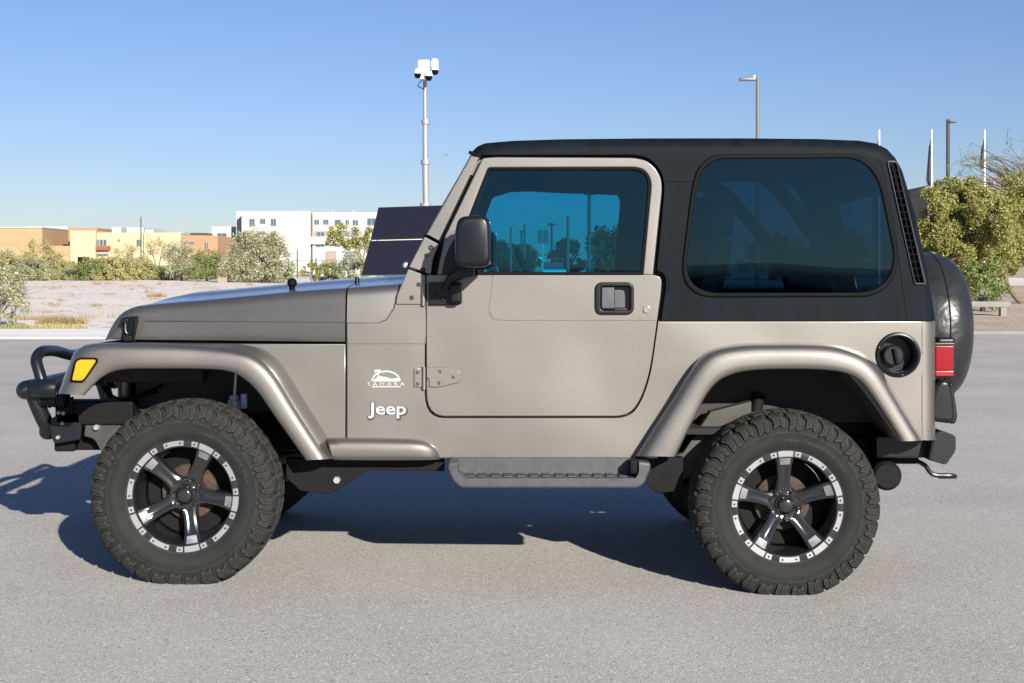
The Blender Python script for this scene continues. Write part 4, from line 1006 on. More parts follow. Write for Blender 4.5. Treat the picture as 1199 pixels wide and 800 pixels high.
b3 = bush_proto("desert_bush", 3, M['leaf_green'], 6500, .10, 2.6, 4.2, 9, 70, 1.15, .02, label=LB, group=GB)
for i, px in enumerate(range(-14, 262, 9)):
    o = put((b1, b2, b1, b3, b2)[i % 5], px + rng.uniform(-4, 4), rng.uniform(112, 128), h=rng.choice((1.15, 1.35, 1.6, 1.85)) * (1.3 if px < 30 else 1), rz=rng.uniform(0, 6), ref=2.6)
for o in (b1, b2, b3): o.pop("used", None)
for o in list(bpy.data.objects):
    if "used" in o.keys(): del o["used"]
gt = bush_proto("desert_tree", 5, M['leaf_grey'], 19000, .10, 4.6, 6.6, 10, 130, .95, .02, .07, label="large rounded grey-green desert tree in front of the tall white building", cat="tree"); put(gt, 301, 104, h=3.75, ref=4.6)
o = bush_proto("desert_bush", 6, M['leaf_green'], 3500, .10, 3.6, 4, label="bright green bush beside the large rounded grey-green tree", cat="bush"); put(o, 243, 108, h=2.5, ref=3.6)
o = bush_proto("desert_bush", 7, M['leaf_grey'], 3500, .10, 4.0, 3.8, label="tall grey-green bush in front of the terracotta block", cat="bush"); put(o, 213, 112, h=3.1, ref=4.0)
o = bush_proto("desert_bush", 8, M['leaf_yellow'], 3000, .09, 1.8, 4.2, label="yellowing low bush by the metal fence, above the car's hood", cat="bush"); put(o, 377, 98, h=1.5, ref=1.8)
o = bush_proto("desert_bush", 9, M['leaf_grey'], 3500, .09, 2.4, 4.2, label="grey-green bush beside the solar panels, right of the yellowing bush", cat="bush"); put(o, 412, 96, h=2.1, ref=2.4)
o = bush_proto("desert_bush", 31, M['leaf_grey'], 1800, .09, 1.8, 2.6, label="small grey-green bush at the foot of the large rounded tree, nearest the fence", cat="bush"); put(o, 331, 100, h=1.7, ref=1.8)
o = bush_proto("desert_tree", 10, M['leaf_yellow'], 2200, .10, 4.2, 2.8, 5, 30, .8, .45, .07, label="thin yellow-leaved tree rising behind the blue-grey shed", cat="tree"); put(o, 424, 150, h=5.4, ref=4.2)
o = bush_proto("desert_tree", 14, M['leaf_yellow'], 1800, .10, 4.2, 2.8, 5, 26, .8, .5, .07, label="small yellow-leaved tree behind the shed's roof, left of the taller one", cat="tree"); put(o, 396, 155, h=5.6, ref=4.2)
o = bush_proto("desert_tree", 12, M['leaf_olive'], 2600, .08, 4.0, 5.0, 5, 30, .7, .55, .09, lean_=-.35, label="leaning open-crowned small tree in front of the orange wall", cat="tree"); put(o, 53, 118, h=3.3, ref=4.0)
o = bush_proto("desert_tree", 15, M['leaf_olive'], 1400, .08, 4.0, 4.2, 5, 24, .7, .5, .08, label="sparse open tree in front of the yellow building, near its lamp post", cat="tree"); put(o, 184, 135, h=3.7, ref=4.0)
o = bush_proto("desert_tree", 16, M['leaf_olive'], 1400, .08, 4.0, 4.2, 5, 24, .7, .5, .08, label="sparse open tree in front of the yellow building, below its balcony", cat="tree"); put(o, 146, 135, h=3.4, ref=4.0)
# pale bush and weeds at the near edge of the dirt, left
o = bush_proto("desert_bush", 20, M['leaf_grey'], 5200, .035, 1.5, 1.9, 9, 60, .75, .08, .02, label="pale feathery bush by the pavement at the left edge of the photo", cat="bush"); put(o, -4, 33.8, h=1.5, ref=1.5)
def tuft(name, seed, m, n, hgt, rad, label, px, y, cat="grass tuft"):
    rg = random.Random(seed); bm = bmesh.new()
    for _ in range(n):
        a = rg.uniform(0, 6.28); r_ = rad * math.sqrt(rg.random()); p = Vector((r_ * math.cos(a) * 1.5, r_ * math.sin(a), 0)); l = hgt * rg.uniform(.4, 1) * (1 - .5 * r_ / rad)
        t = p + Vector((rg.gauss(0, .35) * l, rg.gauss(0, .35) * l, l)); wv = Vector((rg.uniform(-1, 1), rg.uniform(-1, 1), 0)).normalized() * .008
        bm.faces.new([bm.verts.new(p - wv), bm.verts.new(p + wv), bm.verts.new(t)])
    x = (px - CX) * y / F; z = gz_base(x, y)
    o = obj(name, bm, m, None, wn=False, smooth=False); o.location = (x, y, z); return tag(o, label, cat)
tuft("grass_tuft", 1, M['leaf_dry'], 900, .38, .42, "dry brown grass tuft on the dirt beside the pale feathery bush", 72, 35.5)
tuft("grass_tuft", 2, M['leaf_olive'], 900, .22, .55, "low green weeds at the edge of the pavement, below the dry brown tuft", 62, 33.0)
tuft("grass_tuft", 3, M['leaf_yellow'], 700, .20, .45, "yellow-green weeds under the pale feathery bush", 14, 32.7)
tuft("grass_tuft", 4, M['leaf_dry'], 260, .40, .3, "thin dry grass standing on the dirt just above the hood's nose", 183, 62)
tuft("grass_tuft", 6, M['leaf_dry'], 300, .25, .5, "sparse dry grass left of the pale dirt path, behind the feathery bush", 40, 38)

rg = random.Random(77); bm = bmesh.new()
for _ in range(75):
    y = rg.uniform(38, 108); px = rg.uniform(-20, 420); cx_ = (px - CX) * y / F; hh = rg.uniform(.06, .22) * (1 + y / 120); rr = rg.uniform(.1, .4)
    for _k in range(38):
        p = Vector((cx_ + rg.gauss(0, rr), y + rg.gauss(0, rr), 0)); p.z = gz_base(p.x, p.y) - .01; l = hh * rg.uniform(.4, 1); wv = Vector((rg.uniform(-1, 1), rg.uniform(-1, 1), 0)).normalized() * .012
        bm.faces.new([bm.verts.new(p - wv), bm.verts.new(p + wv), bm.verts.new(p + Vector((rg.gauss(0, .4) * l, rg.gauss(0, .4) * l, l)))])
o = obj("dry_weeds", bm, M['leaf_dry'], None, wn=False, smooth=False); tag(o, "sparse dry weeds scattered over the pale dirt lot", "weeds", kind="stuff")
# buildings beyond the lot -------------------------------------------------------
def facade_box(bm, px0, px1, pyt, y, depth, zb_=.3, mi=0):
    a, b = Wp(px0, pyt, y), Wp(px1, pyt, y); box(bm, a.x, b.x, y, y + depth, zb_, a.z, 0, mi=mi); return bm
def windows(bld, rects, y, m=None, name="window", fr=.06):
    for px0, py0, px1, py1 in rects:
        a, b = Wp(px0, py0, y), Wp(px1, py1, y)
        bm = bmesh.new(); box(bm, a.x, b.x, y - .05, y + .05, b.z, a.z); f_ = obj(name, bm, M['galv'], bld, wn=False, smooth=False)
        bm = bmesh.new(); wd = b.x - a.x; n = 2 if wd > .5 else 1
        for k in range(n):
            box(bm, a.x + fr + k * wd / n, a.x + (k + 1) * wd / n - (fr if k == n - 1 else fr * .4), y - .08, y - .02, b.z + fr, a.z - fr)
        obj("pane", bm, m or M['winpane'], f_, wn=False, smooth=False)
yb = 200
o = empty("building", (Wp(20, 0, yb).x, yb, .5), "low orange stucco building with a long plain wall, at the left edge", "building")
bm = facade_box(bmesh.new(), -160, 49.5, 267, yb, 25); facade_box(bm, 49.5, 82, 288, yb - .3, .5); facade_box(bm, -160, 49.5, 289, yb - 4, 3.5); obj("wall", bm, M['stucco_o'], o, wn=False, smooth=False)
bm = facade_box(bmesh.new(), -160, 49.7, 265.8, yb - .15, 25.3, Wp(0, 267, yb).z - .02); obj("parapet", bm, M['concrete'], o, wn=False, smooth=False)
o = empty("building", (Wp(62, 0, 215).x, 215, .5), "plain white building between the orange wall and the yellow building", "building")
bm = facade_box(bmesh.new(), 30, 79, 265.5, 215, 18); obj("wall", bm, M['stucco_w'], o, wn=False, smooth=False)
bm = facade_box(bmesh.new(), 69, 82, 273, 212, 2); obj("wall", bm, M['stucco_b'], o, wn=False, smooth=False); windows(o, [(73, 281, 75, 288), (78, 279.5, 80.5, 288)], 211.9)
o = empty("building", (Wp(150, 0, 200).x, 200, .5), "long yellow stucco building with a brown-railed balcony window", "building")
bm = facade_box(bmesh.new(), 82, 112, 270, 199.4, 20.6); facade_box(bm, 112, 212, 272.5, 200, 20); obj("wall", bm, M['stucco_y'], o, wn=False, smooth=False)
bm = facade_box(bmesh.new(), 80, 114, 267, 204, 14, 5); obj("parapet", bm, M['terra'], o, wn=False, smooth=False)
windows(o, [(112, 280.5, 116.2, 288), (117, 280.5, 120.5, 288), (121.2, 280.5, 124.8, 288), (138, 280, 140.5, 283), (160, 280.5, 166.2, 288.5), (112.5, 297, 127, 300)], 199.95)
bm = facade_box(bmesh.new(), 112, 127.6, 288, 199.2, .8, Wp(0, 292.8, 200).z); obj("balcony", bm, M['brownrail'], o, wn=False, smooth=False)
bm = facade_box(bmesh.new(), 168.5, 172, 273, 199.5, .5); obj("pilaster", bm, M['stucco_y'], o, wn=False, smooth=False)
bm = facade_box(bmesh.new(), 91, 104, 301, 199.3, .2); obj("garage_opening", bm, M['dark'], o, wn=False, smooth=False)
for px0, px1, pyt in ((131, 142, 266), (170, 180, 269), (208, 215, 272.3)):
    bm = facade_box(bmesh.new(), px0, px1, pyt, 207, 3, 6); obj("rooftop_unit", bm, M['shed'], o, wn=False, smooth=False)
o = empty("building", (Wp(155, 0, 225).x, 225, .5), "white flat-roofed block showing above the yellow building's roof", "building")
bm = facade_box(bmesh.new(), 142.5, 168, 266.3, 225, 15); obj("wall", bm, M['stucco_w'], o, wn=False, smooth=False)
o = empty("building", (Wp(233, 0, 201).x, 201, .5), "terracotta block at the right end of the yellow building", "building")
bm = facade_box(bmesh.new(), 212.3, 255, 275.8, 201, 20); obj("wall", bm, M['terra'], o, wn=False, smooth=False); windows(o, [(216, 283, 228, 286), (239.5, 283.5, 244, 291)], 200.95)
bm = facade_box(bmesh.new(), 222, 240.5, 272.8, 206, 5, 6); obj("rooftop_unit", bm, M['darkpole'], o, wn=False, smooth=False)
o = empty("building", (Wp(262, 0, 228).x, 228, .5), "small white building with blue windows, between the terracotta block and the tall white building", "building")
bm = facade_box(bmesh.new(), 248, 290, 265.5, 228, 15); obj("wall", bm, M['stucco_w'], o, wn=False, smooth=False); windows(o, [(254.5, 273, 265.5, 278), (272, 273, 277, 278), (256, 286, 263, 293)], 227.9)
yw = 222
o = empty("building", (Wp(350, 0, yw).x, yw, .5), "tall white flat-roofed apartment building with small square windows", "building")
bm = facade_box(bmesh.new(), 283, 363, 247.5, yw, 20); facade_box(bm, 366, 520, 248.8, yw + .9, 20); facade_box(bm, 276.5, 284, 247.5, yw + 3, 16)
facade_box(bm, 363.2, 421, 277.5, yw + .3, .8, Wp(0, 286, yw).z) 
obj("wall", bm, M['stucco_w'], o, wn=False, smooth=False)
bm = facade_box(bmesh.new(), 365, 424, 270.5, yw + .85, .08, Wp(0, 277.5, yw).z); obj("recess", bm, M['stucco_b'], o, wn=False, smooth=False)
windows(o, [(292, 256, 298.5, 265), (304.5, 256, 311, 262.5), (317, 256, 323.7, 265), (304, 271, 311, 274), (317, 271, 323.7, 279)], yw - .05)
windows(o, [(368, 257, 374, 263), (378.5, 257, 385, 263), (392, 257, 399, 264), (404.5, 257.5, 409, 263), (413, 257.5, 419.5, 264), (430, 255.5, 440, 264), (371, 271.5, 380, 276.5), (391, 271.5, 400, 276.5), (404, 271.5, 409, 276.5), (413, 271.5, 420, 276.5), (370, 286, 380, 289.5)], yw + .8)
for px in (312, 322, 350, 354, 383, 388, 413):
    bm = facade_box(bmesh.new(), px, px + 3, 246.4, yw + 6, 1.0, 9); obj("rooftop_unit", bm, M['galv'], o, wn=False, smooth=False)
o = empty("shed", (Wp(388, 0, 140).x, 140, 1), "blue-grey metal shed with a beige door in front of the tall white building", "shed")
a, b = Wp(369.5, 291, 140), Wp(408, 312, 140)
bm = prism([(a.x, .6), (a.x, a.z), (a.x + 1.3, a.z + .25), (b.x - .9, a.z + .12), (b.x, a.z - .45), (b.x, .6)], [], 140, 146); obj("wall", bm, M['shed'], o, wn=False, smooth=False)
bm = bmesh.new(); box(bm, Wp(382, 0, 140).x, Wp(394, 0, 140).x, 139.85, 140.1, .6, Wp(0, 294, 140).z); obj("door", bm, M['stucco_b'], o, wn=False, smooth=False)
# iron fence
o = empty("metal_fence", (Wp(355, 0, 130).x, 130, .8), "thin dark metal picket fence standing before the tall white building", "fence")
bm = bmesh.new(); xa, xb_ = Wp(318, 0, 130).x, Wp(402, 0, 130).x; zt = Wp(0, 304.5, 130).z
for z in (zt, zt - 1.1): box(bm, xa, xb_, 130, 130.04, z - .04, z)
x = xa
while x < xb_: box(bm, x, x + .03, 130, 130.03, .8, zt + .05); x += .22
obj("pickets", bm, M['darkpole'], o, wn=False, smooth=False)
for px in (320, 338, 348, 370, 402):
    P = Wp(px, 0, 130); bm = bmesh.new(); box(bm, P.x - .05, P.x + .05, 129.95, 130.08, .7, zt + (.9 if px == 348 else .15)); obj("post", bm, M['darkpole'], o, wn=False, smooth=False)
# pale utility box among the bushes
bm = bmesh.new(); P = Wp(260, 0, 103); box(bm, P.x - .35, P.x + .35, 103, 103.7, .5, Wp(0, 314, 103).z, .03); bx = obj("utility_box", bm, M['stucco_b'], None, (P.x, 103, .6)); tag(bx, "small beige utility box between the green bush and the large rounded tree", "utility box")

# lamp posts, flags ---------------------------------------------------------------
def lamp(px, top, y, arm_px, m, label, r_=.08, arm_drop=0, head=.35, group=None):
    P = Wp(px, top, y); x, zt = P.x, P.z; zb_ = gz_base(x, y) - .05
    o = empty("street_lamp", (x, y, zb_), label, "street lamp", group)
    bm = bmesh.new(); tube(bm, [(x, y, zb_), (x, y, zt)], [r_ * 1.1, r_ * .9], 10); obj("pole", bm, m, o, wn=False)
    if arm_px:
        xe = Wp(px + arm_px, 0, y).x; s = 1 if xe > x else -1
        bm = bmesh.new(); tube(bm, [(x, y, zt - .12), (xe - s * head, y, zt - .12 + arm_drop)], r_ * .5, 8); obj("arm", bm, m, o, wn=False)
        bm = bmesh.new(); box(bm, min(xe, xe - s * head * 2), max(xe, xe - s * head * 2), y - .16, y + .16, zt - .18 + arm_drop, zt - .06 + arm_drop, .03); obj("lamp_head", bm, m, o, wn=False)
        if arm_px < -15:
            bm = bmesh.new(); lathe(bm, [(0, .12), (.05, .11), (.07, 0)], ((x + xe) / 2 + .25, y, zt - .05), 'Z', 10); obj("photocell", bm, M['white'], o, wn=False)
    return o
lamp(887, 90, 62, -21, M['polegrey'], "grey street lamp with a long arm rising above the middle of the car's roof", .085)
lamp(1110, 140, 70, 9, M['darkpole'], "dark lamp post with a short head to the right, behind the yellow-green trees", .10, head=.18)
lamp(165, 254, 185, 0, M['darkpole'], "thin dark lamp post in front of the yellow building", .08)
lamp(690, 224.5, 78, -6.5, M['darkpole'], "tallest dark lamp post seen through the car's door window", .11)
lamp(646, 261, 110, -5, M['darkpole'], "short-armed lamp post seen through the door window, just right of the twin sign", .09)
lamp(610.5, 270, 130, -3, M['darkpole'], "smallest lamp post seen through the door window, left of the twin sign", .08)
def pole(px, top, y, label, r_=.1, m='bark', cat="pole"):
    P = Wp(px, top, y); z0 = gz_base(P.x, y) - .05; bm = bmesh.new(); tube(bm, [(P.x, y, z0), (P.x, y, P.z)], [r_ * 1.15, r_ * .85], 10)
    return tag(obj("utility_pole", bm, M[m], None, (P.x, y, z0), wn=False), label, cat)
pole(665, 253.5, 90, "thick bare wooden pole seen through the door window, right of the twin sign", .10)
pole(614, 262.5, 100, "bare wooden pole seen through the door window, left of the twin sign", .085)
pole(598, 265, 120, "thin bare pole seen through the door window, nearest the mirror", .09)
def flagpole(px, top, y, label, fl):
    P = Wp(px, top, y); z0 = gz_base(P.x, y) - .05
    o = empty("flagpole", (P.x, y, z0), label, "flagpole", "flagpoles behind the car")
    bm = bmesh.new(); tube(bm, [(P.x, y, z0), (P.x, y, P.z)], [.075, .05], 10); lathe(bm, [(0, .1), (.05, .07), (.07, 0), (0, -.05)], (P.x, y, P.z + .03), 'Z', 10); obj("pole", bm, M['white'], o, wn=False)
    bm = bmesh.new(); rows = []
    for i in range(9):
        t = i / 8; zz = P.z - .5 - fl * t; wd = .30 * (.35 + .9 * t) * (1 if t < .93 else .6)
        rows.append([(P.x - .06 - wd * u, y + .10 * math.sin(u * 9 + t * 2) * u, zz - .5 * u * (1 - t)) for u in [k / 8 for k in range(9)]])
    grid(bm, rows); 
    t2 = bmesh.new(); bm.verts.ensure_lookup_table(); fl_ = obj("flag", bm, M['flag'], o, wn=False)
    md = fl_.modifiers.new("thick", 'SOLIDIFY'); md.thickness = .02
flagpole(1029.5, 154, 95, "white flagpole whose tip just shows above the rear of the car's roof", 2.6)
flagpole(1091, 154, 95, "white flagpole with a dark hanging flag, just right of the car's roof", 3.1)
flagpole(1153, 154, 95, "white flagpole with a dark hanging flag, furthest right behind the wispy tree", 2.0)

# camera trailer ----------------------------------------------------------------------
yt = 30.0; xm = Wp(499.5, 0, yt).x; z0 = .11
tra = empty("surveillance_trailer", (xm, yt, z0), "camera trailer with two dark solar panels and a tall white mast carrying white security cameras", "trailer")
bm = bmesh.new(); box(bm, xm - .9, xm + .6, yt - .1, yt + 1.2, z0 + .45, z0 + 1.15, .04); obj("trailer_body", bm, M['white'], tra)
for sy in (-.2, 1.3):
    bm = bmesh.new(); lathe(bm, [(.12, -.09), (.30, -.09), (.33, -.06), (.33, .06), (.30, .09), (.12, .09)], (xm - .1, yt + sy, z0 + .33), 'Y', 24, closed=True); obj("wheel", bm, M['rubber'], tra)
bm = bmesh.new(); box(bm, xm - 2.2, xm - .9, yt + .5, yt + .6, z0 + .45, z0 + .55); obj("drawbar", bm, M['galv'], tra)
def spanel(pts):
    c = [Wp(px, py, d) for px, py, d in pts]; bm = bmesh.new(); n = (c[1] - c[0]).cross(c[3] - c[0]).normalized() * .035
    if n.y < 0: n = -n
    grid(bm, [c, [p + n for p in c]], close_u=True, cap=True); fixn(bm); o = obj("solar_panel", bm, M['panelback'], tra, wn=False, smooth=False)
    bm = bmesh.new(); m_ = n.normalized() * -.004
    def q(u, v): return (c[0].lerp(c[1], u)).lerp(c[3].lerp(c[2], u), v) + m_
    for i in range(10):
        for j in range(6):
            g = .0012; a = [q(.012 + .976 * (i / 10) + g, .015 + .97 * (j / 6) + g), q(.012 + .976 * ((i + 1) / 10) - g, .015 + .97 * (j / 6) + g), q(.012 + .976 * ((i + 1) / 10) - g, .015 + .97 * ((j + 1) / 6) - g), q(.012 + .976 * (i / 10) + g, .015 + .97 * ((j + 1) / 6) - g)]
            bm.faces.new([bm.verts.new(p) for p in a])
    fixn(bm); obj("cells", bm, M['solar'], o, wn=False, smooth=False)
spanel([(443, 243, 30.2), (519, 240.5, 29.8), (509, 278.5, 29.5), (434, 280.5, 29.9)])
spanel([(433.4, 282.2, 29.88), (508.5, 280.3, 29.48), (498, 322, 29.2), (423, 322, 29.6)])
bm = bmesh.new(); tube(bm, [(xm, yt + .3, z0 + .4), (xm - .03, yt + .3, Wp(0, 239, yt).z)], .095, 12); tube(bm, [(xm - .03, yt + .3, Wp(0, 240, yt).z), (xm - .045, yt + .3, Wp(0, 188, yt).z)], .068, 12)
tube(bm, [(xm - .045, yt + .3, Wp(0, 190, yt).z), (xm - .05, yt + .3, Wp(0, 141, yt).z)], .055, 12); tube(bm, [(xm - .05, yt + .3, Wp(0, 143, yt).z), (xm - .055, yt + .3, Wp(0, 92, yt).z)], .042, 12)
for py, rr in ((240, .12), (188.5, .10), (141, .085)):
    lathe(bm, [(0, .05), (rr, .05), (rr, -.05), (0, -.05)], (xm - .04, yt + .3, Wp(0, py, yt).z), 'Z', 14)
obj("mast", bm, M['galv'], tra, wn=False)
hx, hz = Wp(496.5, 82, yt).x, Wp(0, 80, yt).z
bm = bmesh.new(); box(bm, Wp(488.8, 0, yt).x, Wp(503, 0, yt).x, yt + .05, yt + .45, Wp(0, 92, yt).z, Wp(0, 69.5, yt).z, .03); ch = obj("camera_head", bm, M['white'], tra)
for px, py, yy in ((489.2, 88, yt - .02), (502, 91, yt + .0), (509.5, 84, yt + .1)):
    P = Wp(px, py, yy); bm = bmesh.new(); lathe(bm, [(0, .10), (.06, .10), (.075, .05), (.075, .0)], (P.x, yy, P.z + .03), 'Z', 16, mi=0); lathe(bm, [(.075, 0), (.075, -.03), (.05, -.085), (0, -.10)], (P.x, yy, P.z + .025), 'Z', 16, mi=1)
    if px > 505: lathe(bm, [(.0, .28), (.06, .27), (.08, .22), (.075, .1)], (P.x - .01, yy, P.z + .0), 'Z', 16, mi=0)
    obj("security_camera", bm, [M['white'], M['seal']], ch, wn=False)
bm = bmesh.new(); tube(bm, [(xm - .1, yt + .2, Wp(0, 92, yt).z), (xm - .2, yt + .2, Wp(0, 99, yt).z), (xm - .05, yt + .25, Wp(0, 103, yt).z)], .01, 6, smooth_n=4); obj("cable", bm, M['seal'], ch)
bm = bmesh.new(); tube(bm, [Wp(516, 250, yt), Wp(523, 181.5, yt)], [.014, .008], 6); lathe(bm, [(0, .05), (.03, 0), (0, -.05)], tuple(Wp(523, 181, yt)), 'Z', 8); obj("whip_antenna", bm, M['galv'], tra)

# right-hand trees -----------------------------------------------------------------------
def big_tree(seed, m, n, size, clumps, trunks, label, name="shade_tree"):
    rg = random.Random(seed); base = trunks[0][0]; o = empty(name, base, label, "tree")
    tb = bmesh.new()
    for t in trunks: tube(tb, crs(t[1:] if False else t, 4), [.10 - .075 * i / (len(t) * 4 - 4) for i in range(len(t) * 4 - 3)], 7)
    lb = bmesh.new(); sub = []
    for c, r_ in clumps:
        for _ in range(24):
            d_ = Vector((rg.gauss(0, 1), rg.gauss(0, 1), rg.gauss(0, 1))).normalized() * r_ * rg.uniform(.35, 1.0); sub.append((Vector(c) + d_, r_ * rg.uniform(.2, .38)))
    leaf_cloud(lb, rg, sub, n, size)
    obj("trunk", tb, M['bark'], o, wn=False); obj("crown", lb, m, o, wn=False, smooth=False); return o
yy = 41
def V(px, py, y=yy): return Wp(px, py, y)
g0 = Vector((V(1120, 0).x, yy, gz(0, yy) + .15))
big_tree(3, M['leaf_yellow'], 70000, .040, [(V(1104, 258), .85), (V(1135, 240, 41.5), .95), (V(1160, 262, 40.5), 1.0), (V(1118, 290), .95), (V(1150, 300, 41.5), .85), (V(1092, 290), .6), (V(1130, 322), .6), (V(1098, 316), .5), (V(1096, 234), .5), (V(1122, 222), .5), (V(1085, 268), .45), (V(1168, 318), .5)],
   [[g0, g0 + Vector((.1, 0, .7)), V(1125, 280)], [g0, g0 + Vector((.3, .1, .8)), V(1150, 265)], [g0, g0 + Vector((-.3, 0, .7)), V(1102, 265)]], "dense yellow-green tree right behind the spare wheel")
g1 = Vector((V(1210, 0, 43).x, 43, gz(0, 43) + .15))
big_tree(4, M['leaf_yellow'], 60000, .040, [(V(1190, 255, 43), 1.0), (V(1215, 245, 43), 1.1), (V(1200, 285, 43), 1.0), (V(1178, 292, 42.5), .7), (V(1235, 280, 43), 1.1)],
   [[g1, g1 + Vector((0, 0, .8)), V(1200, 270, 43)], [g1 + Vector((-.25, 0, 0)), g1 + Vector((-.8, 0, .7)), V(1180, 285, 43)], [g1, g1 + Vector((.5, 0, .9)), V(1230, 270, 43)]], "yellow-green tree at the right edge with bare trunks showing below")
o = bush_proto("desert_bush", 41, M['leaf_green'], 3600, .045, 1.5, 1.5, 6, 40, .8, .05, .02, label="dark green bush at the foot of the dense yellow-green tree", cat="bush"); put(o, 1150, 38.5, h=1.35, ref=1.5, z=gz(0, 38) + .2)
# wispy palo verde
rg = random.Random(9); g2 = Vector((V(1235, 0, 46).x, 46, gz(0, 46) + .15)); o = empty("palo_verde", g2, "wispy thin-twigged tree with sparse leaves against the sky, upper right corner", "tree")
tb = bmesh.new(); lb = bmesh.new(); root = V(1232, 270, 46); tube(tb, [g2, root], [.12, .08], 8); cl = []
for k in range(46):
    e = V(rg.uniform(1118, 1290), rg.uniform(160, 232), 46 + rg.uniform(-1.5, 1.5)) if k > 6 else V(rg.uniform(1122, 1200), rg.uniform(180, 215), 46)
    mid = root.lerp(e, .55) + Vector((0, rg.uniform(-.3, .3), rg.uniform(.2, .6))); pth = crs([root, mid, e + Vector((0, 0, -.1))], 6); tube(tb, pth, [.035 - .03 * i / 12 for i in range(13)], 4)
    for j in range(9):
        p = pth[5 + rg.randrange(8)]; q = p + Vector((rg.gauss(0, .35), rg.gauss(0, .3), rg.gauss(0, .22))); tube(tb, [p, q], [.008, .004], 3, cap=False); cl.append((p.lerp(q, .8), rg.uniform(.08, .2)))
leaf_cloud(lb, rg, cl, 5200, .022, .5)
obj("trunk", tb, M['bark'], o, wn=False); obj("crown", lb, M['leaf_green'], o, wn=False, smooth=False)
# low wall rail, bench-like rail in the gravel bed
bm = bmesh.new(); a, b = Wp(1128, 352.5, 36), Wp(1184, 361, 36); box(bm, a.x, b.x, 36, 36.25, b.z + .02, a.z - .01, .03); box(bm, a.x + .1, a.x + .25, 36.03, 36.2, gz(0, 36) + .1, a.z - .05); box(bm, b.x - .25, b.x - .1, 36.03, 36.2, gz(0, 36) + .1, a.z - .05)
P = (a.x, 36, gz(0, 36) + .15); ra = obj("concrete_bench", bm, M['bench'], None, P); tag(ra, "long pale concrete bench on the gravel bed right of the car's spare wheel", "bench")
# grey building behind right-hand trees
o = empty("building", (V(1150, 0, 130).x, 130, 1), "low grey-tan building behind the yellow-green trees", "building")
bm = facade_box(bmesh.new(), 1135, 1330, 207.5, 130, 25, .5); facade_box(bm, 1086, 1135, 218, 131, 20, .5)
obj("wall", bm, M['greywall'], o, wn=False, smooth=False)
a, b = Wp(1086, 220, 130.5), Wp(1135, 207.5, 130.5); bm = prism([(a.x, a.z), (b.x, b.z + .05), (b.x, b.z - .7), (a.x, a.z - .5)], [], 130.2, 150); obj("roof", bm, M['signback'], o, wn=False, smooth=False)
windows(o, [(1145, 213, 1165, 218), (1192, 226, 1206, 233)], 129.9)

# things seen through the door window --------------------------------------------------------
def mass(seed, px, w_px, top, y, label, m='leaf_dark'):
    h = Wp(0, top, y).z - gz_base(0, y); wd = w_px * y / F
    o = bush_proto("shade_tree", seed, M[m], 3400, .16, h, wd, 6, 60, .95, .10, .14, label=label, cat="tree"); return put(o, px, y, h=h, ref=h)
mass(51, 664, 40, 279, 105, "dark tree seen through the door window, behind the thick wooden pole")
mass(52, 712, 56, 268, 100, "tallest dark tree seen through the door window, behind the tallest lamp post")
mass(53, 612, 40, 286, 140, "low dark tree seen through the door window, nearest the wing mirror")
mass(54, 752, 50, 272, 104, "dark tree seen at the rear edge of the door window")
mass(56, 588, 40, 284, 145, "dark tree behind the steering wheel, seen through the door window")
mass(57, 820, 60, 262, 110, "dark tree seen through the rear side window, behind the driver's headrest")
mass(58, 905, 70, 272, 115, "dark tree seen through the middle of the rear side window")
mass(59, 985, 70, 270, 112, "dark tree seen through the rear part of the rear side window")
o = empty("road_sign", (Wp(635.5, 0, 88).x, 88, gz(0, 88)), "twin dark sign boards on one post, seen from behind through the door window", "sign")
for px in (632.3, 638.9):
    P = Wp(px, 277, 88); bm = bmesh.new(); box(bm, P.x - .155, P.x + .155, 88, 88.03, Wp(0, 285, 88).z, Wp(0, 269.3, 88).z); obj("sign_board", bm, M['signback'], o, wn=False)
bm = bmesh.new(); P = Wp(635.6, 0, 88); box(bm, P.x - .04, P.x + .04, 88.035, 88.1, gz(0, 88) - .1, Wp(0, 270, 88).z); obj("post", bm, M['galv'], o, wn=False)
o = empty("building", (Wp(630, 0, 150).x, 150, 1), "small tan building with a white awning, seen through the door window", "building")
bm = facade_box(bmesh.new(), 612, 648, 297, 150, 12, .6); obj("wall", bm, M['stucco_b'], o, wn=False, smooth=False)
bm = facade_box(bmesh.new(), 617.5, 634, 301.5, 148.5, 1.6, Wp(0, 307, 149).z); obj("awning", bm, M['white'], o, wn=False, smooth=False)
bm = facade_box(bmesh.new(), 613, 647, 296.4, 149.8, 12.4, Wp(0, 298, 150).z); obj("roof", bm, M['terra'], o, wn=False, smooth=False)
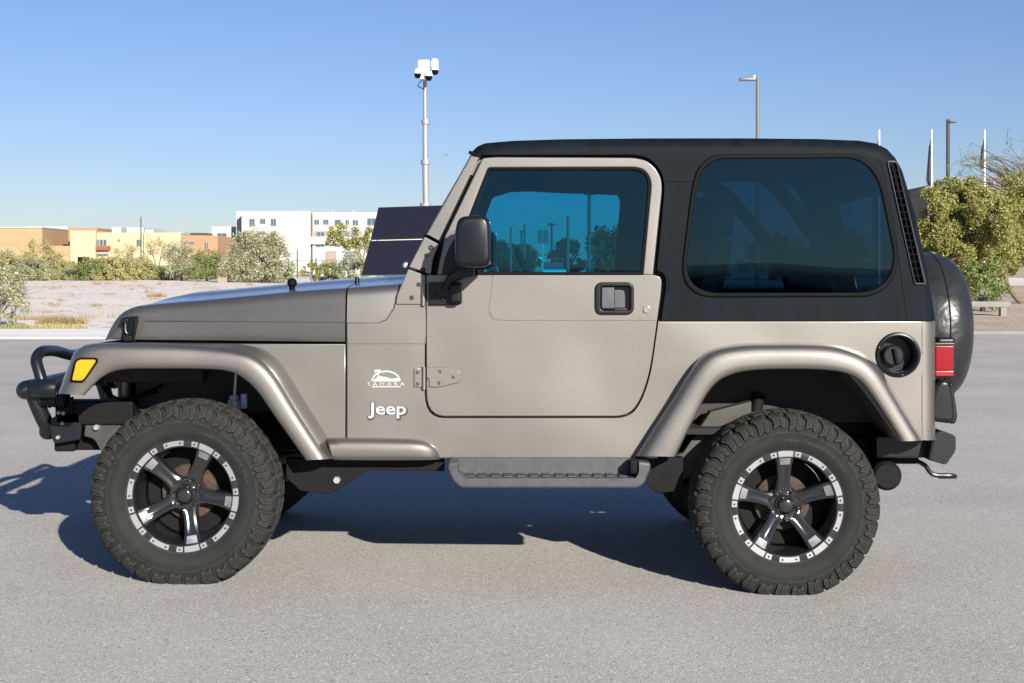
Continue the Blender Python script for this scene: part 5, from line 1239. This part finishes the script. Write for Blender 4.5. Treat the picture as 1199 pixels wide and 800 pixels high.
def far_car(px, y, wd, body, label):
    P = Wp(px, 0, y); z = gz_base(P.x, y) + .02; o = empty("parked_car", (P.x, y, z), label, "car")
    bm = bmesh.new(); h = wd / 2
    rows = []
    for yy_, s, zt in ((0, .9, .62), (.25, .98, .85), (1.0, 1, .95), (1.6, 1, 1.0), (3.6, 1, 1.0), (4.2, .95, .9)):
        rows.append([(P.x + sx * h * s, y + yy_, z + (zt if up else .28)) for sx, up in ((-1, 0), (-1.0, 1), (1.0, 1), (1, 0))])
    grid(bm, rows, close_u=True, cap=True); fixn(bm); bmesh.ops.bevel(bm, geom=bm.edges[:], offset=.05, segments=2, affect='EDGES'); obj("body", bm, M[body], o)
    bm = bmesh.new(); grid(bm, [[(P.x + sx * h * s, y + yy_, z + zz) for sx, zz in ((-1, .95), (-.85, 1.0 + .5 * k), (.85, 1.0 + .5 * k), (1, .95))] for yy_, s, k in ((1.1, .92, 0), (1.7, .90, .9), (3.0, .90, 1), (3.9, .88, .1))], close_u=True, cap=True); fixn(bm); obj("cabin", bm, M['winpane'], o)
    for sx in (-1, 1):
        for y2 in (.8, 3.4):
            bm = bmesh.new(); lathe(bm, [(0, -.1), (.28, -.1), (.32, -.06), (.32, .06), (.28, .1), (0, .1)], (P.x + sx * (h - .1), y + y2, z + .32), 'X', 18); obj("wheel", bm, M['rubber'], o)
        bm = bmesh.new(); box(bm, P.x + sx * h * .62 - .15, P.x + sx * h * .62 + .15, y - .02, y + .1, z + .58, z + .72, .02); obj("headlight", bm, M['silver'], o)
far_car(648.5, 100, 1.8, 'white', "white car facing the camera, seen through the door window below the twin sign")
far_car(752, 92, 1.9, 'galv', "pale car low behind the rear edge of the door window")
# ridge behind the viewpoint (only reflections show it)
bm = bmesh.new(); rows = []
for i in range(61):
    x = -600 + i * 20; h = 9 + 7 * mnoise.noise((x * .006, 1.3, 0)) + 3 * mnoise.noise((x * .03, 4, 0)); rows.append([(x, -380, -1), (x, -400, h * .7), (x, -430, h), (x, -520, -1)])
grid(bm, rows); fixn(bm); structure(obj("hills", bm, M['hill'], None, wn=False))
